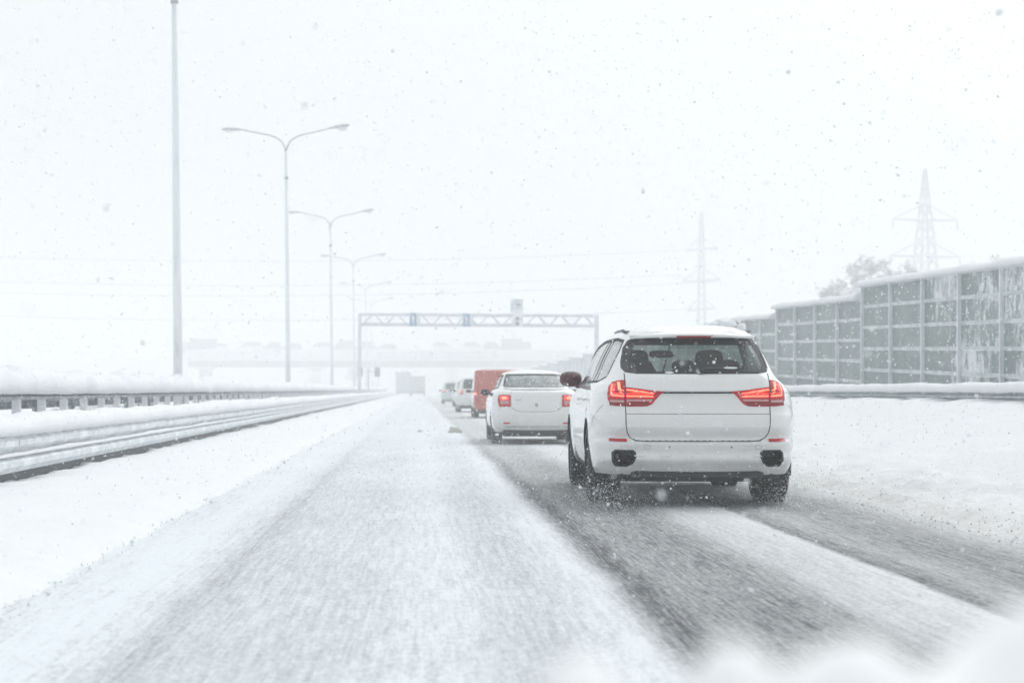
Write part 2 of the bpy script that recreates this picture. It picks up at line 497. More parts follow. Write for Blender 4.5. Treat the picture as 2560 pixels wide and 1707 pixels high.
def guardrail(name, label, x, side, zbeam, h, y0, y1, post_step, beam_mat, post_mat, post_depth, cap, group=None):
    t = empty(name, (x, y0, 0), 0, label, 'guardrail', group)
    me = beam_mesh(h, 0, 3.985, side); me.materials.append(M[beam_mat])
    n = int(64 / 4)
    for i in range(n):
        o = link_mesh('beam', me, None, t); o.location = (0, i * 4, zbeam)
        o.rotation_euler = (0, random.uniform(-.02, .02), 0)
    if y1 - y0 > 64:
        o = link_mesh('beam', beam_mesh(h, 64, y1 - y0, side), beam_mat, t); o.location = (0, 0, zbeam)
    pm = MB().box(-.055 - .14, .055 - .14, -.07, .07, -post_depth, zbeam + h * .75)
    pm.v = [(side * p[0], p[1], p[2]) for p in pm.v]
    pm.box(*(sorted((side * -.09, side * -.012))), -.06, .06, zbeam + h * .2, zbeam + h * .7)
    pme = pm.mesh('post'); pme.materials.append(M[post_mat])
    k = 0
    while k * post_step < y1 - y0:
        o = link_mesh('post', pme, None, t); o.location = (0, k * post_step + .4, 0); o.rotation_euler = (random.uniform(-.02, .02), 0, 0); k += 1
    c = snow_cap_mesh(0, y1 - y0, *cap).build('snow_cap', 'snow_fresh', t, True)
    return t

gr1 = guardrail('guardrail', 'snow-caked guardrail nearest the road on the left, with dark gap below it', -4.42, 1, .17, .42, 3, 320, 3, 'beam_snow', 'steel_dark', .1,
          (-.36, .10, .60, .80, 1.3, .055, .10, .007, .03))
# snow lodged on the lower ledge of the beam
snow_cap_mesh(0, 300, .0, .075, .355, .395, 7.7, .02, .15, .012, .006).build('ledge_snow', 'snow_fresh', gr1, True)
gr2 = guardrail('guardrail', 'taller guardrail with posts under a thick snow ridge, behind the nearest left rail', -5.72, 1, .925, .15, 8, 320, 1.7, 'steel_dark', 'steel_frost', .1,
          (-.45, .15, 1.05, 1.37, 4.1, .15, .10, .007, .05))
gr3 = guardrail('guardrail', 'rear guardrail glimpsed between posts under the left snow ridge', -6.9, -1, .74, .31, 8, 320, 3.2, 'steel_dark', 'steel_dark', .1,
          (-.3, .2, 1.02, 1.16, 9.1, .05))
gr4 = guardrail('guardrail', 'snow-topped guardrail on the right bank below the noise barrier', 10.0, -1, .91, .17, 12, 240, 3.1, 'rail_alu', 'steel_dark', .0,
          (-.20, .25, 1.065, 1.20, 14.1, .03))
# ------------------------------------------------------------------ noise barrier
nb = empty('noise_barrier', (12.9, 26.3, 0), 0, 'long stepped noise barrier of grey-green panes with snowy top on the right', 'noise barrier')
post_me = None
secs = [(26.3, 50.3, 3.50)] + [(50.3 + 12 * k, 62.3 + 12 * k, 3.71 - .035 * k) for k in range(15)]
ROWS, RH = 5, .6
def top_z(sec, d): return sec[2] + .0235 * (d - sec[0])
pane_cache = {}
for si, s in enumerate(secs):
    nb_n = int(round((s[1] - s[0]) / 3))
    for b in range(nb_n):
        d0 = s[0] + 3 * b
        za, zb_ = top_z(s, d0), top_z(s, d0 + 3)
        if d0 < 92:
            for r in range(ROWS):
                key = random.choice(('pane', 'pane', 'pane', 'pane_clear', 'pane_clear', 'pane_snowy'))
                y0, y1 = d0 + .06 - 26.3, d0 + 2.94 - 26.3
                t0, t1 = -r * RH - .05, -(r + 1) * RH + .03
                v = []
                for xx in (-.02, .02):
                    v += [(xx, y0, za + t1), (xx, y1, zb_ + t1), (xx, y1, zb_ + t0), (xx, y0, za + t0)]
                MB().add(v, [(3, 2, 1, 0), (4, 5, 6, 7), (0, 1, 5, 4), (1, 2, 6, 5), (2, 3, 7, 6), (3, 0, 4, 7)]).build('pane', key, nb)
        else:
            v = []
            y0, y1 = d0 + .06 - 26.3, d0 + 2.94 - 26.3
            for xx in (-.02, .02):
                v += [(xx, y0, .5), (xx, y1, .5), (xx, y1, zb_), (xx, y0, za)]
            MB().add(v, [(3, 2, 1, 0), (4, 5, 6, 7), (0, 1, 5, 4), (1, 2, 6, 5), (2, 3, 7, 6), (3, 0, 4, 7)]).build('panel', 'pane_far', nb)
        pz = max(top_z(secs[si - 1], s[0]), za) if b == 0 and si else za
        MB().box(-.11, .07, d0 - .035 - 26.3, d0 + .035 - 26.3, .3, pz + .03).build('post', 'post_alu', nb)
        MB().box(-.10, -.03, d0 + .036 - 26.3, d0 + .065 - 26.3, .5, pz).build('flange', 'steel_dark', nb)
    # the long rails between the rows, and the cap of snow
    for r in range(1, ROWS + 1):
        if s[0] > 92: break
        L = s[1] - s[0]; y0 = s[0] - 26.3
        v = []
        for xx in (-.05, .03):
            for zz in (-.04, .045): v += [(xx, y0, s[2] - r * RH + zz), (xx, y0 + L, top_z(s, s[1]) - r * RH + zz)]
        MB().add(v, [(0, 1, 3, 2), (4, 6, 7, 5), (0, 4, 5, 1), (2, 3, 7, 6), (0, 2, 6, 4), (1, 5, 7, 3)]).build('rail', 'rail_alu', nb)
    if s[0] < 92:
        v = []
        for xx in (-.015, .015):
            v += [(xx, s[0] - 26.3, .4), (xx, s[1] - 26.3, .4), (xx, s[1] - 26.3, top_z(s, s[1]) - ROWS * RH - .06), (xx, s[0] - 26.3, s[2] - ROWS * RH - .06)]
        MB().add(v, [(3, 2, 1, 0), (4, 5, 6, 7), (0, 1, 5, 4), (1, 2, 6, 5), (2, 3, 7, 6), (3, 0, 4, 7)]).build('skirt_panel', 'pane', nb)
    rings = []
    for y in stations(s[0], s[1] - .2, .25, .008) + [s[1]]:
        if y > s[1]: continue
        tz = top_z(s, y) + .02; hgt = .19 + .05 * fbm(y * .6, 77) + .02 * fbm(y * 3, 70)
        ring = []
        for k in range(9):
            a = math.pi * k / 8
            ring.append((.24 * (1 + .12 * fbm(y, 55)) * math.cos(a) - .03, y - 26.3, tz - .05 - .03 * fbm(y * 5, k) * (k in (0, 8)) + hgt * math.sin(a) ** .8))
        rings.append(ring)
    MB().loft(rings, True, True).build('snow_cap', 'snow_fresh', nb, True)

# ------------------------------------------------------------------ street lamps
def make_lamp():
    t = empty('street_lamp')
    MB().tube([(0, 0, -.2), (0, 0, 4), (0, 0, 9), (0, 0, 12.55)], [.13, .115, .09, .062], 12).build('pole', 'pole_frost', t, True)
    MB().tube([(0, 0, 11.16), (0, 0, 11.30)], [.10, .10], 12).build('collar', 'steel', t, True)
    for s in (-1, 1):
        pts = [(0, 0, 12.4), (s * .06, 0, 12.72), (s * .2, 0, 12.98), (s * .42, 0, 13.16), (s * .8, 0, 13.30), (s * 1.4, 0, 13.42), (s * 2.1, 0, 13.58)]
        MB().tube(pts, [.05, .045, .042, .04, .038, .036, .034], 8).build('arm', 'pole', t, True)
        hd = MB()
        rings = []
        for u_, hw, hh in ((0, .04, .04), (.12, .07, .06), (.35, .13, .10), (.7, .15, .12), (.95, .12, .09), (1.03, .05, .04)):
            cx, cz = s * (2.05 + u_), 13.57 + .14 * u_ * (1 if s > 0 else .15)
            rings.append([(cx, hw * math.cos(a), cz + hh * (math.sin(a) if math.sin(a) > 0 else .5 * math.sin(a))) for a in [2 * math.pi * k / 10 for k in range(10)]])
        h = hd.loft(rings, True, True).build('lamp_head', 'pole', t, True)
        MB().sell((s * 2.72, 0, 13.57), (.24, .11, .12), .9, 12, 8).build('lamp_glass', 'lamp_glass', h, True)
    return t
lamp0 = make_lamp()
LP = [(45.5, -6.26, 'tallest-looking nearest street lamp pole at left, its top cut off by the frame'),
      (83.6, -6.22, 'double-armed street lamp, second along the left median, largest with both heads in view'),
      (122.7, -6.05, 'double-armed street lamp third along the median, behind the largest one'),
      (162.5, -5.92, 'hazy double-armed street lamp fourth along the median, beside the gantry end'),
      (204, -6.02, 'faint double-armed street lamp fifth along the median, just above the gantry'),
      (240, -6.3, 'faintest, farthest double-armed street lamp on the median')]
for i, (y, x, lab) in enumerate(LP):
    o = lamp0 if i == 0 else copy_tree(lamp0)
    o.location = (x, y, 0); o.rotation_euler = (0, R_(-.55), R_(random.uniform(-2, 2)))
    tag(o, lab, 'street lamp', 'double-armed lamps along the median')

# ------------------------------------------------------------------ gantries with their signs
def make_gantry():
    t = empty('sign_gantry')
    X0, X1, ZB, ZT = -5.05, 15.35, 6.62, 7.5
    for x in (X0, X1):
        MB().box(x - .13, x + .13, -.55, -.30, -.1, ZT + .08).build('post', 'gantry', t)
        MB().box(x - .13, x + .13, .30, .55, -.1, ZT + .08).build('post', 'gantry', t)
    for y in (-.42, .42):
        for z in (ZB, ZT):
            MB().box(X0, X1, y - .075, y + .075, z - .075, z + .075).build('chord', 'gantry', t)
    n = 10; L = (X1 - X0 - .3) / n
    for i in range(n):
        a = X0 + .15 + i * L
        for p, q in (((a + .12, ZB + .06), (a + L * .40, ZT - .06)), ((a + L * .60, ZT - .06), (a + L - .12, ZB + .06))):
            MB().bar((p[0], -.42, p[1]), (q[0], -.42, q[1]), .055).build('brace', 'gantry', t)
            MB().bar((p[0], .42, p[1]), (q[0], .42, q[1]), .05).build('brace', 'gantry', t)
        MB().bar((a, -.42, ZT), (a + L, .42, ZT), .035).build('brace', 'gantry', t)
    for z in (ZB + .075, ZT + .075):
        rings = []
        for x in np.arange(X0, X1, .4):
            hgt = .12 + .05 * fbm(x * .8, z)
            rings.append([(x, .5 * math.cos(math.pi * k / 6) * (.9), z + (hgt * math.sin(math.pi * k / 6) ** .7 if 0 < k < 6 else 0)) for k in range(7)])
        MB().loft(rings, True, True).build('snow_cap', 'snow_fresh', t, True)
    return t
g1 = make_gantry(); g1.location = (0, 150, 0); g1.rotation_euler = (0, R_(.35), 0)
tag(g1, 'steel truss sign gantry spanning the road ahead', 'gantry', 'sign gantries')
g2 = copy_tree(g1); g2.location = (-2.3, 372, -.2); g2.scale = (1.22, 1.22, 1.22); g2.rotation_euler = (0, 0, 0)
tag(g2, 'faint far gantry seen against the overpass', 'gantry', 'sign gantries')

def lane_sign(x, y, z, label):
    t = empty('lane_sign', (x, y, z), R_(8), label, 'sign', 'blue lane signs')
    MB().bbox(-.30, .30, -.05, .05, 0, 1.12, .02).build('plate', 'blue_sign', t)
    a = MB().add([(-.05, -.062, .18), (.05, -.062, .18), (.05, -.062, .62), (-.05, -.062, .62), (-.16, -.062, .62), (.16, -.062, .62), (0, -.062, .92),
                  (-.05, -.055, .18), (.05, -.055, .18), (.05, -.055, .62), (-.05, -.055, .62), (-.16, -.055, .62), (.16, -.055, .62), (0, -.055, .92)],
                 [(0, 1, 2, 3), (4, 5, 6), (0, 7, 8, 1), (1, 8, 9, 2), (3, 10, 7, 0), (4, 11, 12, 5), (5, 12, 13, 6), (6, 13, 11, 4)])
    a.build('arrow', 'white_mark', t)
    MB().box(.34, .62, -.03, .03, .1, 1.05).build('side_plate', 'pale_sign', t)
    return t
lane_sign(-.42, 149.35, 6.55, 'small blue lane sign on the gantry, left of the two')
lane_sign(4.15, 149.35, 6.5, 'small blue lane sign on the gantry, right of the two')
t = empty('panel_sign', (8.48, 149.3, 7.75), 0, 'pale square panel standing above the gantry truss', 'sign')
MB().bbox(-.52, .52, -.08, .08, .05, 1.1, .03).build('panel', 'pale_sign', t)
MB().box(-.05, .35, -.1, -.085, .55, .68).build('dark_mark', 'house_grey', t)
for s in (-.3, .3): MB().box(s - .04, s + .04, .0, .1, -.35, .05).build('bracket', 'steel', t)
t = empty('signal_box', (8.5, 149.2, 6.45), 0, 'snow-caked grey signal box hung in front of the gantry truss', 'signal')
MB().bbox(-.5, .5, -.2, .12, 0, 1.38, .05).build('housing', 'grey_box', t)
for z in (.25, .72): MB().tube([(0, -.19, z), (0, -.26, z)], [.16, .17], 12).build('visor', 'house_grey', t)
MB().sell((0, 0, 1.42), (.5, .25, .1), .9, 14, 8).build('snow_top', 'snow_fresh', t, True)

# small double-headed sign post in the median
t = empty('median_sign_post', (-5.4, 190, 0), 0, 'slim post with two small boxes in the median below the gantry', 'sign')
MB().tube([(0, 0, -.1), (0, 0, 3.4)], .09, 8).build('pole', 'pole', t)
for s in (-1, 1): MB().bbox(s * .95 - .3, s * .95 + .3, -.15, .15, 2.5, 3.5, .04).build('box', 'house_grey', t)
MB().box(-.95, .95, -.04, .04, 3.0, 3.1).build('crossbar', 'pole', t)

# ------------------------------------------------------------------ overpass
OK = 1.3
ov = empty('overpass', (0, 352 * OK, 1.07 - 1.07 * OK), 0, 'hazy road overpass crossing beyond the gantry', 'overpass')
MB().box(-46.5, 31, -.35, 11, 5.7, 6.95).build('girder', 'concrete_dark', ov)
MB().box(-47, 33, -.9, 11.6, 6.95, 7.5).build('deck_edge', 'concrete', ov)
MB().box(-47, 33, -1.0, -.75, 7.5, 8.9).build('parapet', 'concrete', ov)
MB().box(-47, 33, 11.3, 11.5, 7.5, 8.6).build('parapet', 'concrete', ov)
rings = [[(x, -.85 + .55 * math.cos(math.pi * k / 6), 8.9 + (.3 + .08 * fbm(x * .3, 2)) * math.sin(math.pi * k / 6)) for k in range(7)] for x in np.arange(-47, 33.1, 1)]
MB().loft(rings, True, True).build('snow_cap', 'snow_fresh', ov, True)
for x in (-43.5, -21, 7.0, 27):
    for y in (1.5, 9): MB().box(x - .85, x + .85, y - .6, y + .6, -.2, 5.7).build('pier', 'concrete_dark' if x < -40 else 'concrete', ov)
    MB().box(x - 1.6, x + 1.6, .5, 10, 5.2, 5.69).build('pier_cap', 'concrete', ov)
ov.scale = (OK, OK, OK)
# embankment ramps that carry the cross road on either side
def ramp_z(x, y): return max(-.1, min(11, 11 - .11 * (x - 42))) * max(0, min(1, (y - 440) / 15)) + .3 * fbm(x * .1, y * .1)
sheet('embankment', list(np.linspace(41, 160, 40)), list(np.linspace(437, 500, 20)), ramp_z, 'snow_fresh')
sheet('embankment', list(np.linspace(-170, -60, 30)), list(np.linspace(437, 500, 20)), lambda x, y: (9.6 + .4 * fbm(x * .1, y * .1)) * max(0, min(1, (y - 440) / 15)), 'snow_fresh')

# ------------------------------------------------------------------ pylons and power lines
def pylon_lattice(x, y, H, label):
    t = empty('lattice_pylon', (x, y, 0), R_(12), label, 'pylon')
    hw = lambda z: float(np.interp(z, [0, H * .55, H * .72, H * .8, H], [2.2, 1.15, .8, .6, .10]))
    zs = list(np.linspace(0, H, 15))
    for sx in (-1, 1):
        for sy in (-1, 1):
            MB().tube([(sx * hw(z), sy * hw(z), z) for z in zs], .13, 4).build('leg', 'pylon', t)
    for a, b in zip(zs, zs[1:]):
        for k in range(4):
            c = [(-1, -1), (1, -1), (1, 1), (-1, 1)]; p, q = c[k], c[(k + 1) % 4]
            MB().bar((p[0] * hw(a), p[1] * hw(a), a), (q[0] * hw(b), q[1] * hw(b), b), .075).build('brace', 'pylon', t)
            MB().bar((q[0] * hw(a), q[1] * hw(a), a), (p[0] * hw(b), p[1] * hw(b), b), .075).build('brace', 'pylon', t)
    for z, L in ((H * .615, 5.0), (H * .775, 4.6)):
        for s in (-1, 1):
            MB().bar((s * hw(z), -hw(z), z), (s * L, 0, z + .1), .12).build('crossarm', 'pylon', t)
            MB().bar((s * hw(z), hw(z), z), (s * L, 0, z + .1), .12).build('crossarm', 'pylon', t)
            MB().bar((s * hw(z + 1.8), 0, z + 2.0), (s * L, 0, z + .1), .09).build('arm_stay', 'pylon', t)
            MB().tube([(s * L, 0, z + .05), (s * (L + .1), 0, z - 1.3)], .12, 6).build('insulator', 'pylon', t)
    return t
pl = pylon_lattice(67 * 1.5, 230 * 1.5, 30.2, 'faint lattice pylon rising behind the noise barrier at right')
def pylon_tube(x, y, H):
    t = empty('slender_pylon', (x, y, 0), 0, 'faint slender lattice mast pylon above the large white SUV', 'pylon')
    hw = lambda z: .75 - .55 * z / H
    for s in (-1, 1):
        for q in (-1, 1): MB().bar((s * hw(0), q * hw(0), -.2), (s * hw(H), q * hw(H), H), .17).build('leg', 'pylon', t)
    for z in np.arange(0, H - 1.2, 1.2):
        MB().bar((-hw(z), -hw(z), z), (hw(z), -hw(z + 1.2), z + 1.2), .05).build('brace', 'pylon', t)
        MB().bar((hw(z), -hw(z), z), (-hw(z), -hw(z + 1.2), z + 1.2), .05).build('brace', 'pylon', t)
    for z, L in ((H * .475, 2.2), (H * .63, 3.1), (H * .80, 2.6)):
        for s in (-1, 1):
            MB().bar((0, 0, z), (s * L, 0, z + .15 * s), .22).build('crossarm', 'pylon', t)
            MB().bar((s * .2, 0, z + 2.0), (s * L, 0, z + .15 * s), .12).build('arm_stay', 'pylon', t)
            MB().tube([(s * L, 0, z), (s * L, 0, z - 1.1)], .07, 6).build('insulator', 'pylon', t)
    MB().box(-.9, .9, -.9, .9, 9.4, 10.3).build('platform', 'pylon', t)
    return t
pl.scale = (1.5, 1.5, 1.5); pl.location.z = -.5
pt = pylon_tube(45.6 * 1.4, 280 * 1.4, 29.5); pt.scale = (1.4, 1.4, 1.4); pt.location.z = -.4
for i, (zl, zr, xr, lab) in enumerate([(25.0, 23.5, 43.0, 'topmost thin power line crossing the white sky'), (21.0, 19.6, 42.5, 'second power line from the top crossing the sky'),
                                       (18.6, 18.4, 48, 'third power line from the top, faint across the sky'), (15.4, 14.0, 43.4, 'lowest power line, crossing just above the gantry')]):
    pts = []
    for k in range(41):
        u_ = k / 40; x = xr + (-150 - xr) * u_
        pts.append((x * 1.4, 392 + 6 * u_, 1.4 * (zr + (zl + 3 - zr) * u_ - 4 * 3.6 * u_ * (1 - u_)) - .4))
    tag(MB().tube(pts, .075, 5).build('power_line', 'wire', None), lab, 'power line', 'power lines')

# ------------------------------------------------------------------ trees behind the barrier
def tree(x, y, H, spread, seed, label, nleaf=2600):
    rs = random.Random(seed)
    t = empty('snowy_tree', (x, y, 0), rs.uniform(0, 6), label, 'tree', 'snow-laden trees behind the barrier')
    tr = MB(); tips = []
    tr.tube([(0, 0, -.2), (.05, 0, H * .3), (.15, .1, H * .6), (.1, .05, H * .9)], [.2, .16, .1, .03], 8)
    for k in range(26):
        z = H * (.28 + .62 * k / 26); a = k * 2.4 + rs.uniform(-.4, .4)
        L = spread * (1.05 - .75 * abs(k / 26 - .3)) * rs.uniform(.6, 1.1)
        p0 = Vector((.1, .05, z)); p1 = p0 + Vector((math.cos(a) * L * .5, math.sin(a) * L * .5, L * .35)); p2 = p0 + Vector((math.cos(a) * L, math.sin(a) * L, L * .5 + rs.uniform(-.4, .2)))
        tr.tube([p0, p1, p2], [.06, .04, .015], 5)
        for q in range(7):
            u_ = rs.uniform(.25, 1); b = p0.lerp(p2, u_); d = Vector((rs.gauss(0, 1), rs.gauss(0, 1), rs.uniform(.1, 1.2))).normalized() * rs.uniform(.4, 1.0) * spread * .35
            tr.tube([b, b + d * .6, b + d + Vector((0, 0, -.12))], [.02, .013, .006], 4); tips.append((b, b + d))
    tr.build('trunk', 'bark', t)
    for nm, mat, cnt, sz in (('crown', 'twig', nleaf, .045 * spread), ('crown_snow', 'twig_snow', nleaf, .055 * spread)):
        mb = MB()
        for _ in range(cnt):
            a, b = rs.choice(tips); p = a.lerp(b, rs.uniform(.1, 1.08)) + Vector((rs.gauss(0, .12), rs.gauss(0, .12), rs.gauss(0, .1) + (.06 if nm == 'crown_snow' else 0)))
            d = Vector((rs.gauss(0, 1), rs.gauss(0, 1), rs.gauss(0, .6))).normalized(); e = d.cross(Vector((rs.gauss(0, 1), rs.gauss(0, 1), rs.gauss(0, 1)))).normalized()
            s1, s2 = sz * rs.uniform(.8, 2.0), sz * rs.uniform(.3, .7)
            mb.add([p - d * s1, p + e * s2, p + d * s1, p - e * s2], [(0, 1, 2, 3)])
        mb.build(nm, mat, t)
    return t
tree(41.2, 170, 11.6, 3.7, 1, 'leftmost low snowy tree behind the noise barrier')
tree(45.4, 175, 14.6, 4.2, 2, 'tallest snowy tree behind the noise barrier, left of the lattice pylon')
tree(48.4, 171, 13.4, 3.6, 3, 'snowy tree behind the barrier, just left of the lattice pylon mast')
tree(53.0, 174, 12.8, 3.3, 4, 'snowy tree behind the barrier at the foot of the lattice pylon')
tree(33.6, 101, 9.0, 2.0, 5, 'thin bare snowy treetop at far right above the barrier', 700)

# ------------------------------------------------------------------ vehicles: a panelled car shell
class Shell:
    """Car body as rounded plan outlines stacked in height. Rear axle centre on the ground is the origin, +y is the front.
    R rear line, S half width of the flat rear, W half width, C corner length, F front line."""
    def __init__(s, R, S, W, C, F, CF=.5, arches=(), bow=.06, flare=.012):
        for k, v in dict(R=R, S=S, W=W, C=C, F=F).items(): setattr(s, k, pchip(*zip(*v)))
        s.z0, s.z1 = R[0][0], R[-1][0]; s.CF, s.arches, s.bow, s.fl = CF, arches, bow, flare
        s.zk = sorted({z for z, _ in R})
    def pos(s, u, z):
        u, z = np.asarray(u, float), np.asarray(z, float)
        a, sg = np.abs(u), np.sign(u)
        S, W, C, Rr, F = s.S(z), s.W(z), s.C(z), s.R(z), s.F(z)
        bow = s.bow * S * S
        yr = Rr + bow + C
        cf = np.minimum(s.CF, .4 * np.maximum(F - yr, .02)); yf = np.maximum(F - cf, yr + .01); Sf = W * .72
        th = np.clip((a - .6) / .8, 0, 1) * np.pi / 2
        x = np.where(a <= .6, S * a / .6, S + (W - S) * np.sin(th))
        y = np.where(a <= .6, Rr + s.bow * (S * a / .6) ** 2, Rr + bow + C * (1 - np.cos(th)))
        v = np.clip((a - 1.4) / 3.0, 0, 1)
        y = np.where(a > 1.4, yr + (yf - yr) * v, y)
        ph = np.clip((a - 4.4) / .8, 0, 1) * np.pi / 2
        x = np.where(a > 4.4, Sf + (W - Sf) * np.cos(ph), x); y = np.where(a > 4.4, yf + cf * np.sin(ph), y)
        q = np.clip((a - 5.2) / .6, 0, 1)
        x = np.where(a > 5.2, Sf * (1 - q), x)
        for (ay, az, ar) in s.arches:
            r = np.hypot(y - ay, z - az)
            x = x + s.fl * np.exp(-((r - ar) / .07) ** 2) * (a > .9) * (a < 4.9)
        return np.stack([sg * x, y, z], -1)
    def nrm(s, u, z):
        e = .004
        du = s.pos(u + e, z) - s.pos(u - e, z); dz = s.pos(u, np.minimum(z + e, s.z1)) - s.pos(u, np.maximum(z - e, s.z0))
        n = np.cross(du, dz); l = np.linalg.norm(n, axis=-1, keepdims=True)
        return n / np.maximum(l, 1e-9)
    def u_x(s, x, z):
        """rear view: x, z -> u"""
        S, W = float(s.S(z)), float(s.W(z)); a = abs(x); sg = 1 if x >= 0 else -1
        if a <= S: return sg * .6 * a / S
        return sg * (.6 + .8 * math.asin(min(1, (a - S) / (W - S))) / (math.pi / 2))
    def u_y(s, y, z, sg):
        S, C, Rr, F = float(s.S(z)), float(s.C(z)), float(s.R(z)), float(s.F(z))
        yr = Rr + s.bow * S * S + C; cf = min(s.CF, .4 * max(F - yr, .02)); yf = max(F - cf, yr + .01)
        if y <= yr:
            q = max(-1, min(1, 1 - (y - Rr - s.bow * S * S) / C)); return sg * (.6 + .8 * math.acos(min(1, q)) / (math.pi / 2))
        if y <= yf: return sg * (1.4 + 3 * (y - yr) / (yf - yr))
        return sg * (4.4 + .8 * math.asin(min(1, (y - yf) / cf)) / (math.pi / 2))
    def poly(s, pts, mode, sg=1, step=.03):
        out = []; n = len(pts)
        for i in range(n):
            a, b = pts[i], pts[(i + 1) % n]; k = max(1, int(math.hypot(a[0] - b[0], a[1] - b[1]) / step))
            for j in range(k):
                p = (a[0] + (b[0] - a[0]) * j / k, a[1] + (b[1] - a[1]) * j / k)
                z = min(max(p[1], s.z0 + .0005), s.z1 - .0005)
                out.append(((s.u_x(p[0] * sg, z) if mode == 'x' else s.u_y(p[0], z, sg)), z))
        return out
    def partition(s, regions, du=.07, dz=.03):
        zs = list(np.arange(s.z0, s.z1 - .1, dz)) + list(np.linspace(s.z1 - .1, s.z1, 9)) + [z for z in s.zk]
        zs = sorted(set(round(float(z), 4) for z in zs)); zs = [z for i, z in enumerate(zs) if i == 0 or z - zs[i - 1] > .006]
        if abs(zs[-1] - s.z1) > 1e-6: zs[-1] = s.z1
        us = np.concatenate([np.linspace(-5.8, -4.4, 15), np.linspace(-4.4, -1.4, 36)[1:], np.linspace(-1.4, 1.4, int(2.8 / du))[1:], np.linspace(1.4, 4.4, 36)[1:], np.linspace(4.4, 5.8, 15)[1:]])
        pts = [Vector((float(u), float(z))) for z in zs for u in us]
        rp = [np.array(p) for _, p in regions]
        # drop grid points too close to a region outline
        edges = []; allp = np.concatenate(rp) if rp else np.zeros((0, 2))
        if len(allp):
            G = np.array([(p.x, p.y) for p in pts]); keep = np.ones(len(G), bool)
            for c in range(0, len(G), 2000):
                d = ((G[c:c + 2000, None, :] - allp[None]) ** 2).sum(-1).min(1); keep[c:c + 2000] = d > .008 ** 2
            border = (np.abs(G[:, 1] - s.z0) < 1e-6) | (np.abs(G[:, 1] - s.z1) < 1e-6) | (np.abs(np.abs(G[:, 0]) - 5.8) < 1e-6)
            pts = [p for p, k, b in zip(pts, keep, border) if k or b]
        for p in rp:
            b = len(pts); pts += [Vector((float(q[0]), float(q[1]))) for q in p]
            edges += [(b + i, b + (i + 1) % len(p)) for i in range(len(p))]
        V, _, Fc, *_r = delaunay_2d_cdt(pts, edges, [], 0, 1e-6)
        V = np.array([(v.x, v.y) for v in V]); Fc = np.array([f for f in Fc if len(f) == 3])
        Cn = V[Fc].mean(1)
        lab = np.full(len(Fc), -1)
        for k in range(len(regions) - 1, -1, -1):
            P = rp[k]; ins = np.zeros(len(Cn), bool); x, y = Cn[:, 0], Cn[:, 1]
            for i in range(len(P)):
                x1, y1 = P[i]; x2, y2 = P[(i + 1) % len(P)]
                c = ((y1 > y) != (y2 > y))
                if c.any(): ins ^= c & (x < (x2 - x1) * (y - y1) / ((y2 - y1) if y2 != y1 else 1e-9) + x1)
            lab[ins] = k
        s.V, s.Fc, s.lab, s.names = V, Fc, lab, [n for n, _ in regions]
    def emit(s, key, name, mat, parent, off=0., rim=None, rim_mat=None):
        """mesh of one region (or 'body' for the rest), pushed out by off, with side walls down to rim"""
        if key == 'body': sel = s.lab == -1
        else: sel = np.isin(s.lab, [i for i, n in enumerate(s.names) if n == key])
        F = s.Fc[sel]; idx, inv = np.unique(F, return_inverse=True); F = inv.reshape(-1, 3)
        uz = s.V[idx]; P = s.pos(uz[:, 0], uz[:, 1]); N = s.nrm(uz[:, 0], uz[:, 1])
        Q = P + N * off
        vs_, fs, ns = Q.tolist(), F.tolist(), N.tolist()
        if rim is not None:
            from collections import Counter
            E = Counter()
            for a, b, c in fs:
                for e in ((a, b), (b, c), (c, a)): E[tuple(sorted(e))] += 1
            ori = {}
            for a, b, c in list(fs):
                for e in ((a, b), (b, c), (c, a)):
                    if E[tuple(sorted(e))] == 1:
                        m = len(vs_)
                        for i, o_ in ((e[0], off), (e[1], off), (e[1], rim), (e[0], rim)): vs_.append((P[i] + N[i] * o_).tolist())
                        d = np.array(vs_[m + 1]) - np.array(vs_[m]); nn = np.cross(N[e[0]], d); nn = -nn / max(np.linalg.norm(nn), 1e-9)
                        ns += [nn.tolist()] * 4; fs.append((m, m + 3, m + 2, m + 1))
        me = bpy.data.meshes.new(name); me.from_pydata(vs_, [], fs)
        me.polygons.foreach_set('use_smooth', [True] * len(me.polygons)); me.update()
        me.normals_split_custom_set_from_vertices(ns)
        return link_mesh(name, me, mat, parent)
    def ribbon(s, pts, mode, width, off, name, mat, parent, sg=1, step=.03, closed=False):
        q = []; seq = list(pts) + ([pts[0]] if closed else [])
        for a, b in zip(seq, seq[1:]):
            k = max(1, int(math.hypot(a[0] - b[0], a[1] - b[1]) / step))
            q += [(a[0] + (b[0] - a[0]) * j / k, a[1] + (b[1] - a[1]) * j / k) for j in range(k)]
        q.append(seq[-1]); v, f, ns = [], [], []
        for i, p in enumerate(q):
            a, b = q[max(0, i - 1)], q[min(len(q) - 1, i + 1)]
            if closed and i in (0, len(q) - 1): a, b = q[-2], q[1]
            l = math.hypot(b[0] - a[0], b[1] - a[1]) or 1; n = (-(b[1] - a[1]) / l, (b[0] - a[0]) / l)
            for k in (-.5, .5):
                x, z = p[0] + n[0] * width * k, min(max(p[1] + n[1] * width * k, s.z0), s.z1)
                u = s.u_x(x * sg, z) if mode == 'x' else s.u_y(x, z, sg)
                P, N = s.pos(u, z), s.nrm(np.array(u), np.array(z)); v.append((P + N * off).tolist()); ns.append(N.tolist())
        f = [(2 * i, 2 * i + 1, 2 * i + 3, 2 * i + 2) for i in range(len(q) - 1)]
        me = bpy.data.meshes.new(name); me.from_pydata(v, [], f); me.update()
        return link_mesh(name, me, mat, parent)

